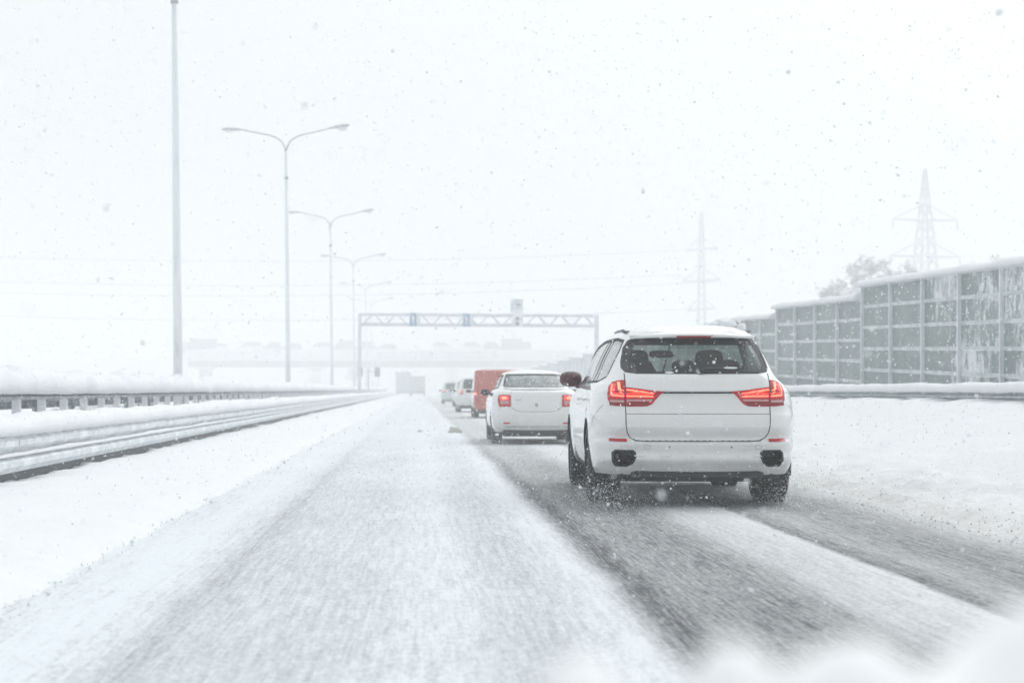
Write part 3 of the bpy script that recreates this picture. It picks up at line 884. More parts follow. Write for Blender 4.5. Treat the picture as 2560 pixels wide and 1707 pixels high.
_wheel = {}
def wheels(t, ys, half, r, width):
    key = (r, width)
    if key not in _wheel:
        tm, rm = MB(), MB()
        prof = [(-width / 2, r * .66), (-width / 2, r * .86), (-width * .44, r * .965), (-width * .3, r), (width * .3, r), (width * .44, r * .965), (width / 2, r * .86), (width / 2, r * .66)]
        n = 40
        tm.loft([[(x, rr * math.cos(2 * math.pi * k / n), rr * math.sin(2 * math.pi * k / n)) for x, rr in prof] for k in range(n)] + [[(x, rr, 0) for x, rr in prof]], False)
        for k in range(n):                                     # tread blocks
            a0, a1 = 2 * math.pi * (k + .1) / n, 2 * math.pi * (k + .62) / n
            for xa, xb in ((-.42, -.16), (-.1, .1), (.16, .42)):
                ring = [(x * width, rr * math.cos(a), rr * math.sin(a)) for rr in (r * .99, r * 1.012) for x, a in ((xa, a0), (xb, a0), (xb, a1), (xa, a1))]
                tm.add(ring, [(4, 5, 6, 7), (0, 1, 5, 4), (1, 2, 6, 5), (2, 3, 7, 6), (3, 0, 4, 7)])
        rm.loft([[(x, rr * math.cos(2 * math.pi * k / n), rr * math.sin(2 * math.pi * k / n)) for k in range(n)] for x, rr in ((-width * .46, r * .66), (-width * .4, r * .63), (-width * .1, r * .6), (width * .3, r * .6), (width * .42, r * .64), (width * .47, r * .67))])
        for sx in (-1, 1):
            for k in range(10):
                a = 2 * math.pi * k / 10
                rm.bar((sx * width * .34, .05 * math.cos(a), .05 * math.sin(a)), (sx * width * .40, r * .64 * math.cos(a + .08), r * .64 * math.sin(a + .08)), .022)
            rm.tube([(sx * width * .25, 0, 0), (sx * width * .40, 0, 0)], .06, 12)
        rm.tube([(-width * .1, 0, 0), (width * .1, 0, 0)], r * .56, 24)
        _wheel[key] = (tm.mesh('tyre', False), rm.mesh('rim', False))
        _wheel[key][0].materials.append(M['rubber']); _wheel[key][1].materials.append(M['alloy'])
    for y in ys:
        for s in (-1, 1):
            wl = bpy.data.objects.new('wheel', None); col.objects.link(wl); wl.parent = t; wl.location = (s * (half - width / 2), y, r); wl.empty_display_size = .1
            link_mesh('tyre', _wheel[key][0], None, wl); link_mesh('rim', _wheel[key][1], None, wl)

def arch_poly(sh, y, z, r, sg, top=None):
    pts = [(y + r * math.cos(a), max(sh.z0 - .001, z + r * math.sin(a))) for a in np.linspace(-.9, math.pi + .9, 40)]
    return sh.poly(pts, 'y', sg, .05)

# ------------------------------------------------------------------ the large white SUV
def sub(name, parent, loc=(0, 0, 0)):
    o = bpy.data.objects.new(name, None); col.objects.link(o); o.parent = parent; o.location = loc; o.empty_display_size = .05
    return o

def dedupe(P):
    out = []
    for p in P:
        if not out or abs(p[0] - out[-1][0]) + abs(p[1] - out[-1][1]) > 1e-5: out.append(p)
    if abs(out[0][0] - out[-1][0]) + abs(out[0][1] - out[-1][1]) < 1e-5: out.pop()
    return out

def sym(pts): return pts + [(-x, z) for x, z in pts[::-1]]

def roof_cap(sh, mat, t):
    us = np.linspace(-5.8, 5.8, 90)[:-1]; z = np.full_like(us, sh.z1)
    P = sh.pos(us, z); c = P.mean(0) + np.array([0, 0, .004]); n = len(P)
    MB().add(P.tolist() + [c.tolist()], [(i, (i + 1) % n, n) for i in range(n)]).build('roof_crown', mat, t, True)

def build_suv():
    t = empty('suv', (2.562, 16.7, 0), R_(-1.8), 'large white SUV with glowing red tail lights, nearest vehicle on the right', 'car')
    sh = Shell(
        R=[(.30, -.89), (.335, -.925), (.36, -.942), (.43, -.998), (.447, -1.004), (.475, -.98), (.50, -.968), (.585, -.985), (.603, -.975), (.615, -.942), (.63, -.938), (.71, -.980), (.735, -.990),
           (.845, -.984), (.856, -.974), (.90, -.960), (1.035, -.942), (1.045, -.952), (1.056, -.966), (1.09, -.957), (1.16, -.938), (1.19, -.922), (1.21, -.905), (1.23, -.888), (1.54, -.635), (1.58, -.60), (1.62, -.555), (1.655, -.46), (1.68, -.28), (1.695, .0), (1.702, .3)],
        S=[(.30, .60), (.5, .66), (.6, .66), (.75, .645), (.9, .63), (1.0, .61), (1.1, .58), (1.2, .55), (1.3, .52), (1.45, .47), (1.54, .435), (1.6, .39), (1.65, .31), (1.68, .22), (1.702, .05)],
        W=[(.30, .88), (.36, .905), (.5, .925), (.6, .935), (.75, .935), (.9, .932), (1.0, .927), (1.06, .92), (1.11, .91), (1.15, .89), (1.2, .87), (1.3, .84), (1.45, .775), (1.54, .725), (1.6, .665), (1.65, .56), (1.68, .42), (1.702, .12)],
        C=[(.30, .5), (.9, .5), (1.0, .56), (1.1, .85), (1.2, 1.4), (1.3, 1.55), (1.5, 1.55), (1.6, 1.25), (1.66, .8), (1.702, .3)],
        F=[(.30, 3.72), (.5, 3.82), (.75, 3.80), (.92, 3.68), (1.0, 3.4), (1.05, 2.8), (1.1, 2.35), (1.15, 2.2), (1.54, 1.25), (1.6, 1.08), (1.65, .95), (1.68, .85), (1.702, .75)],
        CF=.6, arches=[(0, .375, .44), (2.93, .375, .44)], flare=.014)
    half_glass = [(0, 1.215), (.55, 1.218), (.645, 1.235), (.672, 1.27), (.67, 1.33), (.635, 1.46), (.59, 1.53), (.55, 1.548), (0, 1.555)]
    rear_glass = dedupe(sh.poly(sym(half_glass), 'x'))
    side = [(-.46, 1.19), (-.30, 1.15), (2.05, 1.13), (1.95, 1.17), (1.15, 1.50), (.6, 1.545), (-.05, 1.555), (-.33, 1.53), (-.40, 1.42)]
    ws = [(float(u), 1.16) for u in np.linspace(4.6, 5.79, 24)] + [(float(u), 1.53) for u in np.linspace(5.79, 4.75, 24)]
    lo = [(.655, 1.158), (.70, 1.156), (.755, 1.140), (.787, 1.10), (.80, 1.04), (.80, .985), (.785, .95), (.745, .925), (.70, .921), (.655, .921)]
    li = [(.646, 1.094), (.56, 1.085), (.44, 1.067), (.30, 1.054), (.335, 1.03), (.39, .965), (.415, .938), (.455, .922), (.50, .919), (.646, .919)]
    exh = [(.565, .50), (.585, .52), (.74, .522), (.765, .50), (.765, .43), (.74, .388), (.64, .385), (.59, .41), (.565, .46)]
    gate = [(0, 1.216), (.60, 1.222), (.651, 1.232), (.652, 1.0), (.650, .85), (.648, .75), (.635, .68), (.605, .633), (.555, .612), (.48, .608), (0, .607)]
    regs = []
    for g, k in ((-1, 'l'), (1, 'r')):
        regs += [('lamp_out_' + k, sh.poly(lo, 'x', g, .02)), ('lamp_in_' + k, sh.poly(li, 'x', g, .02)), ('exhaust_' + k, sh.poly(exh, 'x', g, .02))]
        regs += [('arch', arch_poly(sh, 0, .375, .43, g)), ('arch', arch_poly(sh, 2.93, .375, .43, g)), ('side_' + k, sh.poly(side, 'y', g, .05))]
    regs += [('windscreen', ws), ('windscreen', [(-u, z) for u, z in ws]), ('rear', rear_glass), ('gate', dedupe(sh.poly(sym(gate), 'x', 1, .03)))]
    sh.partition(regs, .05, .025)
    body = sh.emit('body', 'body', 'white', t)
    roof_cap(sh, 'white', t)
    gt = sh.emit('gate', 'tailgate', 'white', t)
    sh.emit('rear', 'rear_window', 'glass', gt, -.006)
    seal = [(0, 1.222), (.55, 1.225), (.64, 1.24), (.664, 1.275), (.66, 1.33), (.625, 1.46), (.582, 1.525), (.545, 1.541), (0, 1.548)]
    sh.ribbon(sym(seal), 'x', .02, .001, 'window_seal', 'frame', gt)
    for g in (-1, 1):   # dark printed border of the glass towards the pillars
        sh.ribbon([(.618, 1.235), (.630, 1.30), (.612, 1.40), (.567, 1.50), (.547, 1.53)], 'x', .05, -.003, 'glass_border', 'frame', gt, g)
    sh.ribbon([(-.54, 1.512), (.54, 1.512)], 'x', .06, -.003, 'glass_border', 'frame', gt)
    sh.ribbon([(-.31, 1.045), (.31, 1.045)], 'x', .016, .002, 'handle_recess', 'seam', gt)
    sh.ribbon([(-.648, .852), (.648, .852)], 'x', .006, .0015, 'crease_line', 'seam2', gt)
    seam = [(.6515, 1.222), (.652, 1.0), (.650, .85), (.648, .75), (.635, .68), (.605, .633), (.555, .612), (.48, .608), (0, .607)]
    for g in (-1, 1): sh.ribbon(seam, 'x', .0085, .0015, 'panel_gap', 'seam', body, g)
    for g, k in ((-1, 'l'), (1, 'r')):
        tl = sub('tail_light', t)
        sh.emit('lamp_out_' + k, 'lens', 'lens', tl, .006, -.02)
        sh.emit('lamp_in_' + k, 'lens', 'lens', tl, .006, -.02)
        # light guides: an L round the wing lamp, a short block inside it, two bars on the tailgate
        sh.ribbon([(.755, 1.118), (.768, 1.06), (.765, 1.018), (.66, 1.012)], 'x', .012, .009, 'light_tube', 'strip', tl, g, .015)
        sh.ribbon([(.742, 1.122), (.750, 1.06), (.742, 1.034), (.665, 1.028)], 'x', .028, .0075, 'light_field', 'strip_soft', tl, g, .015)
        sh.ribbon([(.702, 1.138), (.700, 1.078), (.690, 1.06), (.665, 1.052)], 'x', .022, .0085, 'light_block', 'strip_pale', tl, g, .012)
        sh.ribbon([(.640, 1.070), (.54, 1.058), (.395, 1.042)], 'x', .011, .009, 'light_tube', 'strip', tl, g, .02)
        sh.ribbon([(.640, 1.013), (.52, 1.011), (.40, 1.009)], 'x', .011, .009, 'light_tube', 'strip', tl, g, .02)
        sh.ribbon([(.640, 1.045), (.52, 1.035), (.42, 1.026)], 'x', .036, .0075, 'light_field', 'strip_soft', tl, g, .02)
        sh.ribbon([(.78, .967), (.66, .965)], 'x', .022, .0085, 'clear_band', 'lens_clear', tl, g, .015)
        sh.ribbon([(.64, .973), (.41, .975)], 'x', .017, .0085, 'clear_band', 'lens_clear', tl, g, .02)
        sh.ribbon([(.785, .942), (.66, .938)], 'x', .028, .0085, 'dark_band', 'lens_dark', tl, g, .015)
        sh.ribbon([(.64, .943), (.44, .943)], 'x', .036, .0085, 'dark_band', 'lens_dark', tl, g, .02)
        sh.ribbon([(.795, .617), (.64, .613)], 'x', .030, .004, 'reflector', 'reflector', t, g, .02)
        ex = sh.emit('exhaust_' + k, 'exhaust_outlet', 'black', t, -.07, .004)
        sh.ribbon(exh, 'x', .016, .005, 'outlet_rim', 'black', ex, g, .015, True)
        rp = MB().tube([(g * .665, -.93, .452), (g * .665, -.84, .452)], [.055, .055], 16, False); rp.v = [(x * 1 + (x - g * .665) * .35, y, z) for x, y, z in rp.v]
        rp.build('tail_pipe', 'alloy', ex, True)
        # side glass with pillars, seals and door gaps
        sd = sub('side_windows', t)
        sh.emit('side_' + k, 'glass', 'glass_side', sd, -.006)
        sh.ribbon(side, 'y', .022, .002, 'window_seal', 'frame', sd, g, .05, True)
        for ln in ([(-.02, 1.16), (.10, 1.55)], [(.20, 1.15), (.24, 1.55)], [(1.02, 1.14), (.98, 1.50)]):
            sh.ribbon(ln, 'y', .045, .003, 'pillar', 'frame', sd, g, .05)
        for ln in ([(.16, 1.13), (.17, .95), (.38, .62)], [(1.05, 1.12), (1.06, .80), (1.04, .40)], [(2.1, 1.08), (2.18, .8), (2.12, .40)], [(-.78, .93), (-.60, .80), (-.44, .70)]):
            sh.ribbon(ln, 'y', .007, .0015, 'panel_gap', 'seam2', body, g, .05)
        for yy in (.30, 1.22):
            P = sh.pos(sh.u_y(yy, .98, g), .98)
            MB().sell((P[0] + g * .022, P[1], .98), (.018, .10, .016), .7, 10, 6).build('door_handle', 'white', t, True)
        # mirrors
        mr = sub('wing_mirror', t)
        mm = MB(); rings = []
        for u_, a, b in ((0, .2, .3), (.05, .8, .85), (.12, 1, 1), (.2, .9, .92), (.25, .5, .5)):
            rings.append([(g * (.985 + .122 * a * math.copysign(abs(math.cos(q)) ** .7, math.cos(q)) * (1 if math.cos(q) * 1 > 0 else .95)), 1.78 + u_, 1.185 + .082 * b * math.copysign(abs(math.sin(q)) ** .8, math.sin(q))) for q in [2 * math.pi * i / 18 for i in range(18)]])
        mm.loft(rings, True, True).build('mirror_shell', 'mirror_black', mr, True)
        MB().tube([(g * .84, 1.88, 1.115), (g * .93, 1.86, 1.13)], [.045, .04], 8).build('mirror_arm', 'mirror_black', mr, True)
        # roof rails, low on the roof edge
        pts = []
        for y in (.02, .12, .3, .5, .8, 1.0):
            P = sh.pos(sh.u_y(y, 1.635, g), 1.635); pts.append((P[0], P[1], P[2] + (.008 if .1 < y < .95 else -.01)))
        MB().tube(pts, .013, 6).build('roof_rail', 'alloy', t, True)
    sh.emit('windscreen', 'windscreen', 'glass_front', t, -.004)
    # spoiler over the rear window with the high brake lamp under its lip
    rings = []
    for x in np.linspace(-.575, .575, 25):
        k = 1 - (abs(x) / .62) ** 4; e = .10 * (x / .575) ** 2
        y0 = -.60 + e
        rings.append([(x, y0 - .115 * k, 1.553 - .012 * (x / .575) ** 2), (x, y0 - .125 * k, 1.566 - .012 * (x / .575) ** 2), (x, y0 - .06, 1.598 - .03 * (x / .575) ** 2), (x, y0 + .06, 1.628 - .05 * (x / .575) ** 2), (x, y0 + .07, 1.56), (x, y0 - .02, 1.545)])
    sp = MB().loft(rings, True, True).build('spoiler', 'white', t, True)
    MB().add([(-.17, -.727, 1.566), (.17, -.727, 1.566), (.155, -.724, 1.546), (-.155, -.724, 1.546), (-.17, -.69, 1.566), (.17, -.69, 1.566), (.155, -.69, 1.546), (-.155, -.69, 1.546)],
             [(0, 3, 2, 1), (0, 1, 5, 4), (1, 2, 6, 5), (2, 3, 7, 6), (3, 0, 4, 7)]).build('high_brake_lamp', 'lens_dark', sp)
    MB().tube([(.03, -.905, 1.225), (.08, -.905, 1.26), (.42, -.895, 1.262)], [.022, .014, .008], 6).build('rear_wiper', 'black', gt, True)
    MB().sell((.30, -.898, 1.268), (.07, .02, .010), .9, 10, 6).build('wiper_snow', 'snow_fresh', gt, True)
    # bumper details: tow covers, sensors, number-plate recess is left blank
    for x in (-.46, .54): sh.ribbon([(x - .03, .57), (x + .03, .57), (x + .025, .535), (x - .02, .535)], 'x', .003, .001, 'tow_cover', 'seam2', t, 1, .02, True)
    for x in (-.26, .30): sh.ribbon([(x - .008, .553), (x + .008, .553)], 'x', .016, .001, 'parking_sensor', 'seam2', t)
    # snow left on the roof
    for (x, y, rx, ry, h) in ((.38, -.15, .09, .12, .05), (.30, .05, .12, .2, .035), (.50, -.2, .05, .06, .045)):
        z = 1.683 if abs(x) < .4 else 1.655
        mb = MB().sell((x, y, z), (rx, ry, h), .9, 14, 8); mb.v = [(a + .03 * fbm(a * 20, b * 20), b, c + .022 * fbm(a * 25, b * 25, 3)) for a, b, c in mb.v]
        mb.build('roof_snow', 'snow_fresh', t, True)
    rs = random.Random(4)
    for k in range(14):
        x = rs.uniform(-.6, .6); z = rs.choice((.47, .50, 1.222)); P = sh.pos(sh.u_x(x, z), z); r_ = rs.uniform(.006, .02)
        mb = MB().sell((P[0], P[1] - .002, P[2] + .004), (r_ * rs.uniform(1, 2.5), r_ * .7, r_ * .6), .9, 8, 6); mb.build('stuck_snow', 'snow_fresh', t, True)
    # front end: lamps, grille
    for g in (-1, 1): MB().sell((g * .66, 3.62, .80), (.20, .16, .075), .6).build('headlight', 'headlamp_off', t, True)
    for x in (-.17, .17): MB().bbox(x - .15, x + .15, 3.79, 3.84, .66, .86, .03).build('grille', 'black', t)
    MB().bbox(-.5, .5, 3.77, 3.81, .38, .50, .02).build('air_intake', 'black', t)
    # underside and running gear
    MB().bbox(-.72, .72, -.86, 3.5, .235, .42, .04).build('underbody', 'black', t)
    MB().bbox(-.60, .60, -.93, -.5, .25, .345, .03).build('rear_valance', 'black', t)
    MB().tube([(-.8, 0, .36), (.8, 0, .36)], .06, 10).build('axle', 'black', t)
    MB().sell((0, 0, .33), (.16, .2, .13), .7).build('differential', 'black', t, True)
    for g in (-1, 1):
        for y in (0, 2.93):      # wheel housings
            rings = [[(g * x, y + .43 * math.cos(a), max(.27, .375 + .43 * math.sin(a))) for a in np.linspace(-.3, math.pi + .3, 24)] for x in (.56, .935)]
            MB().loft(rings, False).build('wheel_housing', 'black', t)
    wheels(t, (0, 2.93), .94, .375, .30)
    for g in (-1, 1):        # mud flaps hide nothing but give the dark band behind the tyre
        MB().bbox(g * .80 - .11, g * .80 + .11, -.43, -.41, .20, .42, .008).build('splash_guard', 'black', t)
    # cabin: seats, head restraints, dash, mirror
    cb = sub('cabin', t)
    for x in (-.38, .38):
        MB().sell((x, 1.18, .98), (.25, .11, .38), .5).build('seat', 'interior', cb, True)
        MB().sell((x, 1.12, 1.37), (.145, .06, .11), .6).build('head_restraint', 'interior', cb, True)
    MB().sell((0, .22, .92), (.66, .12, .33), .4).build('rear_seat', 'interior', cb, True)
    for x in (-.42, 0, .42): MB().sell((x, .17, 1.27), (.13 if x else .11, .055, .09), .6).build('head_restraint', 'interior', cb, True)
    MB().bbox(-.72, .72, 1.75, 2.2, .75, 1.13, .06).build('dashboard', 'interior', cb)
    MB().sell((-.08, 1.35, 1.44), (.13, .03, .04), .6).build('rear_view_mirror', 'interior', cb, True)
    MB().bbox(-.74, .74, -.70, 2.2, .45, .62, .03).build('floor', 'interior', cb)
    MB().bbox(-.6, .6, -.2, 1.1, 1.615, 1.63, .006).build('headlining', 'headlining', cb)
    return t
suv = build_suv()

# ------------------------------------------------------------------ the white saloon ahead
SED = dict(
    R=[(.24, -.74), (.29, -.80), (.34, -.835), (.46, -.865), (.60, -.868), (.632, -.86), (.645, -.85), (.78, -.848), (.95, -.835), (1.02, -.80), (1.055, -.74), (1.075, -.62), (1.09, -.42), (1.105, -.26), (1.13, -.21), (1.37, .20), (1.41, .30), (1.45, .46), (1.475, .66), (1.485, .85)],
    S=[(.24, .52), (.4, .58), (.65, .60), (.9, .59), (1.03, .55), (1.1, .52), (1.37, .46), (1.42, .41), (1.46, .28), (1.485, .08)],
    W=[(.24, .79), (.32, .835), (.5, .862), (.8, .862), (.95, .845), (1.03, .80), (1.09, .745), (1.15, .725), (1.37, .625), (1.42, .57), (1.46, .42), (1.485, .15)],
    C=[(.24, .34), (.9, .36), (1.05, .45), (1.12, .50), (1.37, .55), (1.45, .4), (1.485, .2)],
    F=[(.24, 3.35), (.5, 3.48), (.7, 3.42), (.84, 3.2), (.93, 2.6), (1.0, 2.15), (1.08, 1.9), (1.37, 1.28), (1.43, 1.12), (1.485, 1.0)])
VAN = dict(
    R=[(.30, -.86), (.36, -.90), (.52, -.915), (.56, -.88), (1.0, -.875), (1.60, -.85), (1.78, -.835), (1.81, -.80), (1.835, -.70), (1.845, -.5)],
    S=[(.30, .72), (.6, .80), (1.6, .78), (1.78, .76), (1.825, .72), (1.845, .6)],
    W=[(.30, .84), (.5, .89), (1.0, .90), (1.6, .87), (1.78, .85), (1.825, .80), (1.845, .68)],
    C=[(.30, .10), (1.8, .12), (1.845, .15)],
    F=[(.30, 3.3), (.6, 3.4), (.9, 3.2), (1.02, 2.7), (1.1, 2.3), (1.6, 1.6), (1.76, 1.35), (1.845, 1.1)])
SUV2 = dict(
    R=[(.32, -.80), (.45, -.86), (.7, -.87), (1.0, -.85), (1.10, -.83), (1.58, -.62), (1.66, -.55), (1.72, -.38), (1.745, -.1), (1.75, .1)],
    S=[(.32, .6), (.7, .64), (1.05, .62), (1.2, .58), (1.58, .50), (1.68, .40), (1.75, .1)],
    W=[(.32, .86), (.6, .90), (.95, .90), (1.05, .87), (1.15, .82), (1.58, .69), (1.68, .57), (1.75, .2)],
    C=[(.32, .35), (1.0, .38), (1.3, .5), (1.6, .5), (1.75, .2)],
    F=[(.32, 3.45), (.6, 3.55), (.95, 3.35), (1.05, 2.6), (1.12, 2.2), (1.58, 1.3), (1.68, 1.1), (1.75, .9)])

def build_car(name, label, cfg, loc, rz, mat, front_axle, r, half, rear_glass, side, ws, lamp, glass='glass_dark', fine=.10, dz=.05, lamp_mats=('lens', 'strip_soft', 'lens_clear'), lit=True, black_low=None, oncoming=False, window_rear=True):
    t = empty(name, loc, rz, label, 'van' if name == 'van' else 'car')
    sh = Shell(**cfg, CF=.5, arches=[(0, r, r * 1.17), (front_axle, r, r * 1.17)], flare=.012)
    regs = []
    for g, k in ((-1, 'l'), (1, 'r')):
        regs += [('lamp_' + k, sh.poly(lamp, 'x', g, .03)), ('arch', arch_poly(sh, 0, r, r * 1.14, g)), ('arch', arch_poly(sh, front_axle, r, r * 1.14, g))]
        if side: regs += [('side_' + k, sh.poly(side, 'y', g, .06))]
        w_ = [(g * float(u), ws[0]) for u in np.linspace(4.6, 5.79, 16)] + [(g * float(u), ws[1]) for u in np.linspace(5.79, 4.75, 16)]
        regs.append(('windscreen', w_))
    if rear_glass: regs.append(('rear', dedupe(sh.poly(sym(rear_glass), 'x'))))
    sh.partition(regs, fine, dz)
    body = sh.emit('body', 'body', mat, t); roof_cap(sh, mat, t)
    if rear_glass:
        rw = sh.emit('rear', 'rear_window', glass, t, -.005)
        sh.ribbon(sym(rear_glass), 'x', .025, .002, 'window_seal', 'frame', rw, 1, .05, True)
    sh.emit('windscreen', 'windscreen', 'glass_dark' if oncoming else 'glass', t, -.004)
    zc = np.mean([p[1] for p in lamp]); x0, x1 = min(p[0] for p in lamp), max(p[0] for p in lamp); z0, z1 = min(p[1] for p in lamp), max(p[1] for p in lamp)
    for g, k in ((-1, 'l'), (1, 'r')):
        tl = sub('tail_light', t)
        sh.emit('lamp_' + k, 'lens', lamp_mats[0], tl, .006, -.02)
        if lit:
            sh.ribbon([(x0 + .05, z1 - (z1 - z0) * .26), (x1 - .05, z1 - (z1 - z0) * .26)], 'x', (z1 - z0) * .30, .009, 'lit_field', lamp_mats[1], tl, g, .02)
            sh.ribbon([((x0 + x1) / 2 - .03, z1 - (z1 - z0) * .26), ((x0 + x1) / 2 + .05, z1 - (z1 - z0) * .26)], 'x', (z1 - z0) * .2, .011, 'bulb_glow', 'strip_pale', tl, g, .02)
        sh.ribbon([(x0 + .05, z1 - (z1 - z0) * .62), (x1 - .05, z1 - (z1 - z0) * .62)], 'x', (z1 - z0) * .3, .009, 'clear_band', lamp_mats[2], tl, g, .02)
        if side:
            sd = sub('side_windows', t); sh.emit('side_' + k, 'glass', 'glass_dark', sd, -.005)
            sh.ribbon(side, 'y', .03, .002, 'window_seal', 'frame', sd, g, .06, True)
            ys_ = [p[0] for p in side]; m_ = (min(ys_) + max(ys_)) / 2
            zz0, zz1 = min(p[1] for p in side), max(p[1] for p in side)
            sh.ribbon([(m_ - .05, zz0 + .01), (m_ - .08, zz1 - .01)], 'y', .06, .003, 'pillar', 'frame', sd, g, .05)
        mr = sub('wing_mirror', t)
        bx = float(sh.W(1.05)); my = front_axle * .62
        MB().sell((g * (bx + .14), my, 1.02), (.10, .06, .065), .7, 14, 8).build('mirror_shell', 'black', mr, True)
        MB().tube([(g * (bx - .06), my + .02, .99), (g * (bx + .08), my + .02, 1.0)], .025, 6).build('mirror_arm', 'black', mr)
        for y in (0, front_axle):
            rr = r * 1.14
            rings = [[(g * x, y + rr * math.cos(a), max(.2, r + rr * math.sin(a))) for a in np.linspace(-.3, math.pi + .3, 18)] for x in (half - .34, half - .03)]
            MB().loft(rings, False).build('wheel_housing', 'black', t)
    if oncoming:
        for g in (-1, 1):
            MB().sell((g * .58, front_axle + .76, .70), (.14, .06, .07), .7).build('headlight', 'headlamp', t, True)
    z0b = sh.z0
    MB().bbox(-half + .22, half - .22, float(sh.R(z0b)) + .08, front_axle + .5, .17, z0b + .12, .03).build('underbody', 'black', t)
    wheels(t, (0, front_axle), half, r, .21)
    cb = sub('cabin', t)
    for x in (-.36, .36):
        MB().sell((x, front_axle * .42, .90), (.22, .10, .34), .5, 12, 8).build('seat', 'interior', cb, True)
        MB().sell((x, front_axle * .41, 1.27), (.12, .05, .09), .6, 12, 8).build('head_restraint', 'interior', cb, True)
    MB().bbox(-.6, .6, .25, .5, .5, 1.10, .05).build('rear_seat', 'interior', cb)
    return t, sh, body

sed_glass = [(0, 1.125), (.55, 1.125), (.60, 1.135), (.608, 1.16), (.555, 1.36), (.535, 1.378), (0, 1.385)]
sed_side = [(.05, 1.10), (1.75, 1.08), (1.30, 1.34), (.6, 1.37), (.36, 1.345), (.12, 1.16)]
sed_lamp = [(.50, .95), (.52, .972), (.70, .972), (.745, .95), (.755, .87), (.735, .76), (.715, .737), (.505, .737), (.495, .76)]
sedan, shs, sbody = build_car('sedan', 'white saloon with mostly square tail lights just ahead of the large SUV', SED, (2.33, 35.0, 0), R_(-.3), 'white2', 2.63, .305, .855,
                              sed_glass, sed_side, (1.10, 1.36), sed_lamp, 'glass_wet', .06, .03)
lid = [(.49, .735), (.44, .69), (.38, .655), (.30, .642), (0, .640)]
for g in (-1, 1):
    shs.ribbon(lid, 'x', .010, .0015, 'panel_gap', 'seam2', sbody, g)
    shs.ribbon([(.50, 1.03), (.49, .975)], 'x', .008, .0015, 'panel_gap', 'seam2', sbody, g)
    shs.ribbon([(.645, .418), (.52, .418)], 'x', .03, .003, 'reflector', 'reflector', sedan, g, .03)
shs.ribbon([(-.02, .775), (-.012, .797), (.012, .797), (.024, .775), (.012, .750), (-.012, .750)], 'x', .012, .003, 'badge', 'seam', sedan, 1, .01, True)
shs.ribbon([(-.42, .872), (-.30, .872)], 'x', .010, .002, 'lettering_smear', 'seam2', sedan)
shs.ribbon([(-.62, .30), (.62, .30)], 'x', .11, .004, 'lower_bumper', 'black', sedan)
MB().bbox(-.66, .66, -.80, -.55, .155, .28, .03).build('rear_valance', 'black', sedan)
for (x, y, rx, ry, h, z) in ((0, -.52, .56, .20, .028, 1.078),):
    mb = MB().sell((x, y, z), (rx, ry, h), .7, 30, 10); mb.v = [(a, b, c + .012 * fbm(a * 6, b * 6, 3)) for a, b, c in mb.v]
    mb.build('snow_cover', 'snow_fresh', sedan, True)

# ------------------------------------------------------------------ orange van, and the white cars beyond it
van_lamp = [(.80, 1.02), (.86, 1.02), (.875, .98), (.875, .72), (.86, .66), (.80, .66)]
van, shv, vbody = build_car('van', 'orange van with flat rear doors, partly hidden by the white saloon', VAN, (3.02, 66.9, 0), 0, 'orange', 2.6, .32, .89,
                            None, [(1.1, 1.08), (2.2, 1.06), (1.62, 1.56), (1.1, 1.58)], (1.12, 1.56), van_lamp, 'glass_dark', .10, .06)
shv.ribbon([(0, .58), (0, 1.74)], 'x', .012, .002, 'door_gap', 'seam', vbody)
for g in (-1, 1): shv.ribbon([(.74, .60), (.74, 1.70)], 'x', .010, .002, 'door_gap', 'seam', vbody, g)
shv.ribbon([(-.86, .43), (.86, .43)], 'x', .20, .006, 'rear_bumper', 'black', van)
MB().bbox(.05, .14, -.90, -.87, .95, 1.10, .01).build('door_handle', 'black', van)
mb = MB().sell((0, .3, 1.84), (.62, .9, .06), .6, 20, 8); mb.build('snow_cover', 'snow_fresh', van, True)

suv_glass = [(0, 1.14), (.58, 1.14), (.62, 1.17), (.56, 1.53), (.52, 1.56), (0, 1.57)]
suv_side = [(-.3, 1.15), (1.9, 1.12), (1.1, 1.52), (0, 1.57), (-.25, 1.50)]
suv_lamp = [(.62, 1.06), (.74, 1.06), (.77, 1.0), (.76, .86), (.62, .86)]
build_car('car', 'white crossover with dark windows just beyond the orange van', SUV2, (2.78, 84.6, 0), R_(.5), 'white2', 2.6, .35, .89, suv_glass, suv_side, (1.14, 1.56), suv_lamp)
build_car('car', 'small white car with pink-red lamp, second from the far end of the queue', SUV2, (3.15, 112, 0), 0, 'white2', 2.6, .33, .88, suv_glass, suv_side, (1.14, 1.56), suv_lamp, lamp_mats=('lens', 'strip', 'lens'))
build_car('car', 'pale car at the far front end of the right-lane queue', SUV2, (2.72, 134, 0), 0, 'pale_green', 2.6, .33, .88, suv_glass, suv_side, (1.14, 1.56), suv_lamp, lamp_mats=('lens', 'strip', 'lens'))
build_car('car', 'oncoming car whose headlight glints through the gap under the left rail', SED, (-9.2, 54.5, 0), R_(180), 'white2', 2.63, .305, .855, sed_glass, sed_side, (1.10, 1.36), sed_lamp, lit=False, oncoming=True)

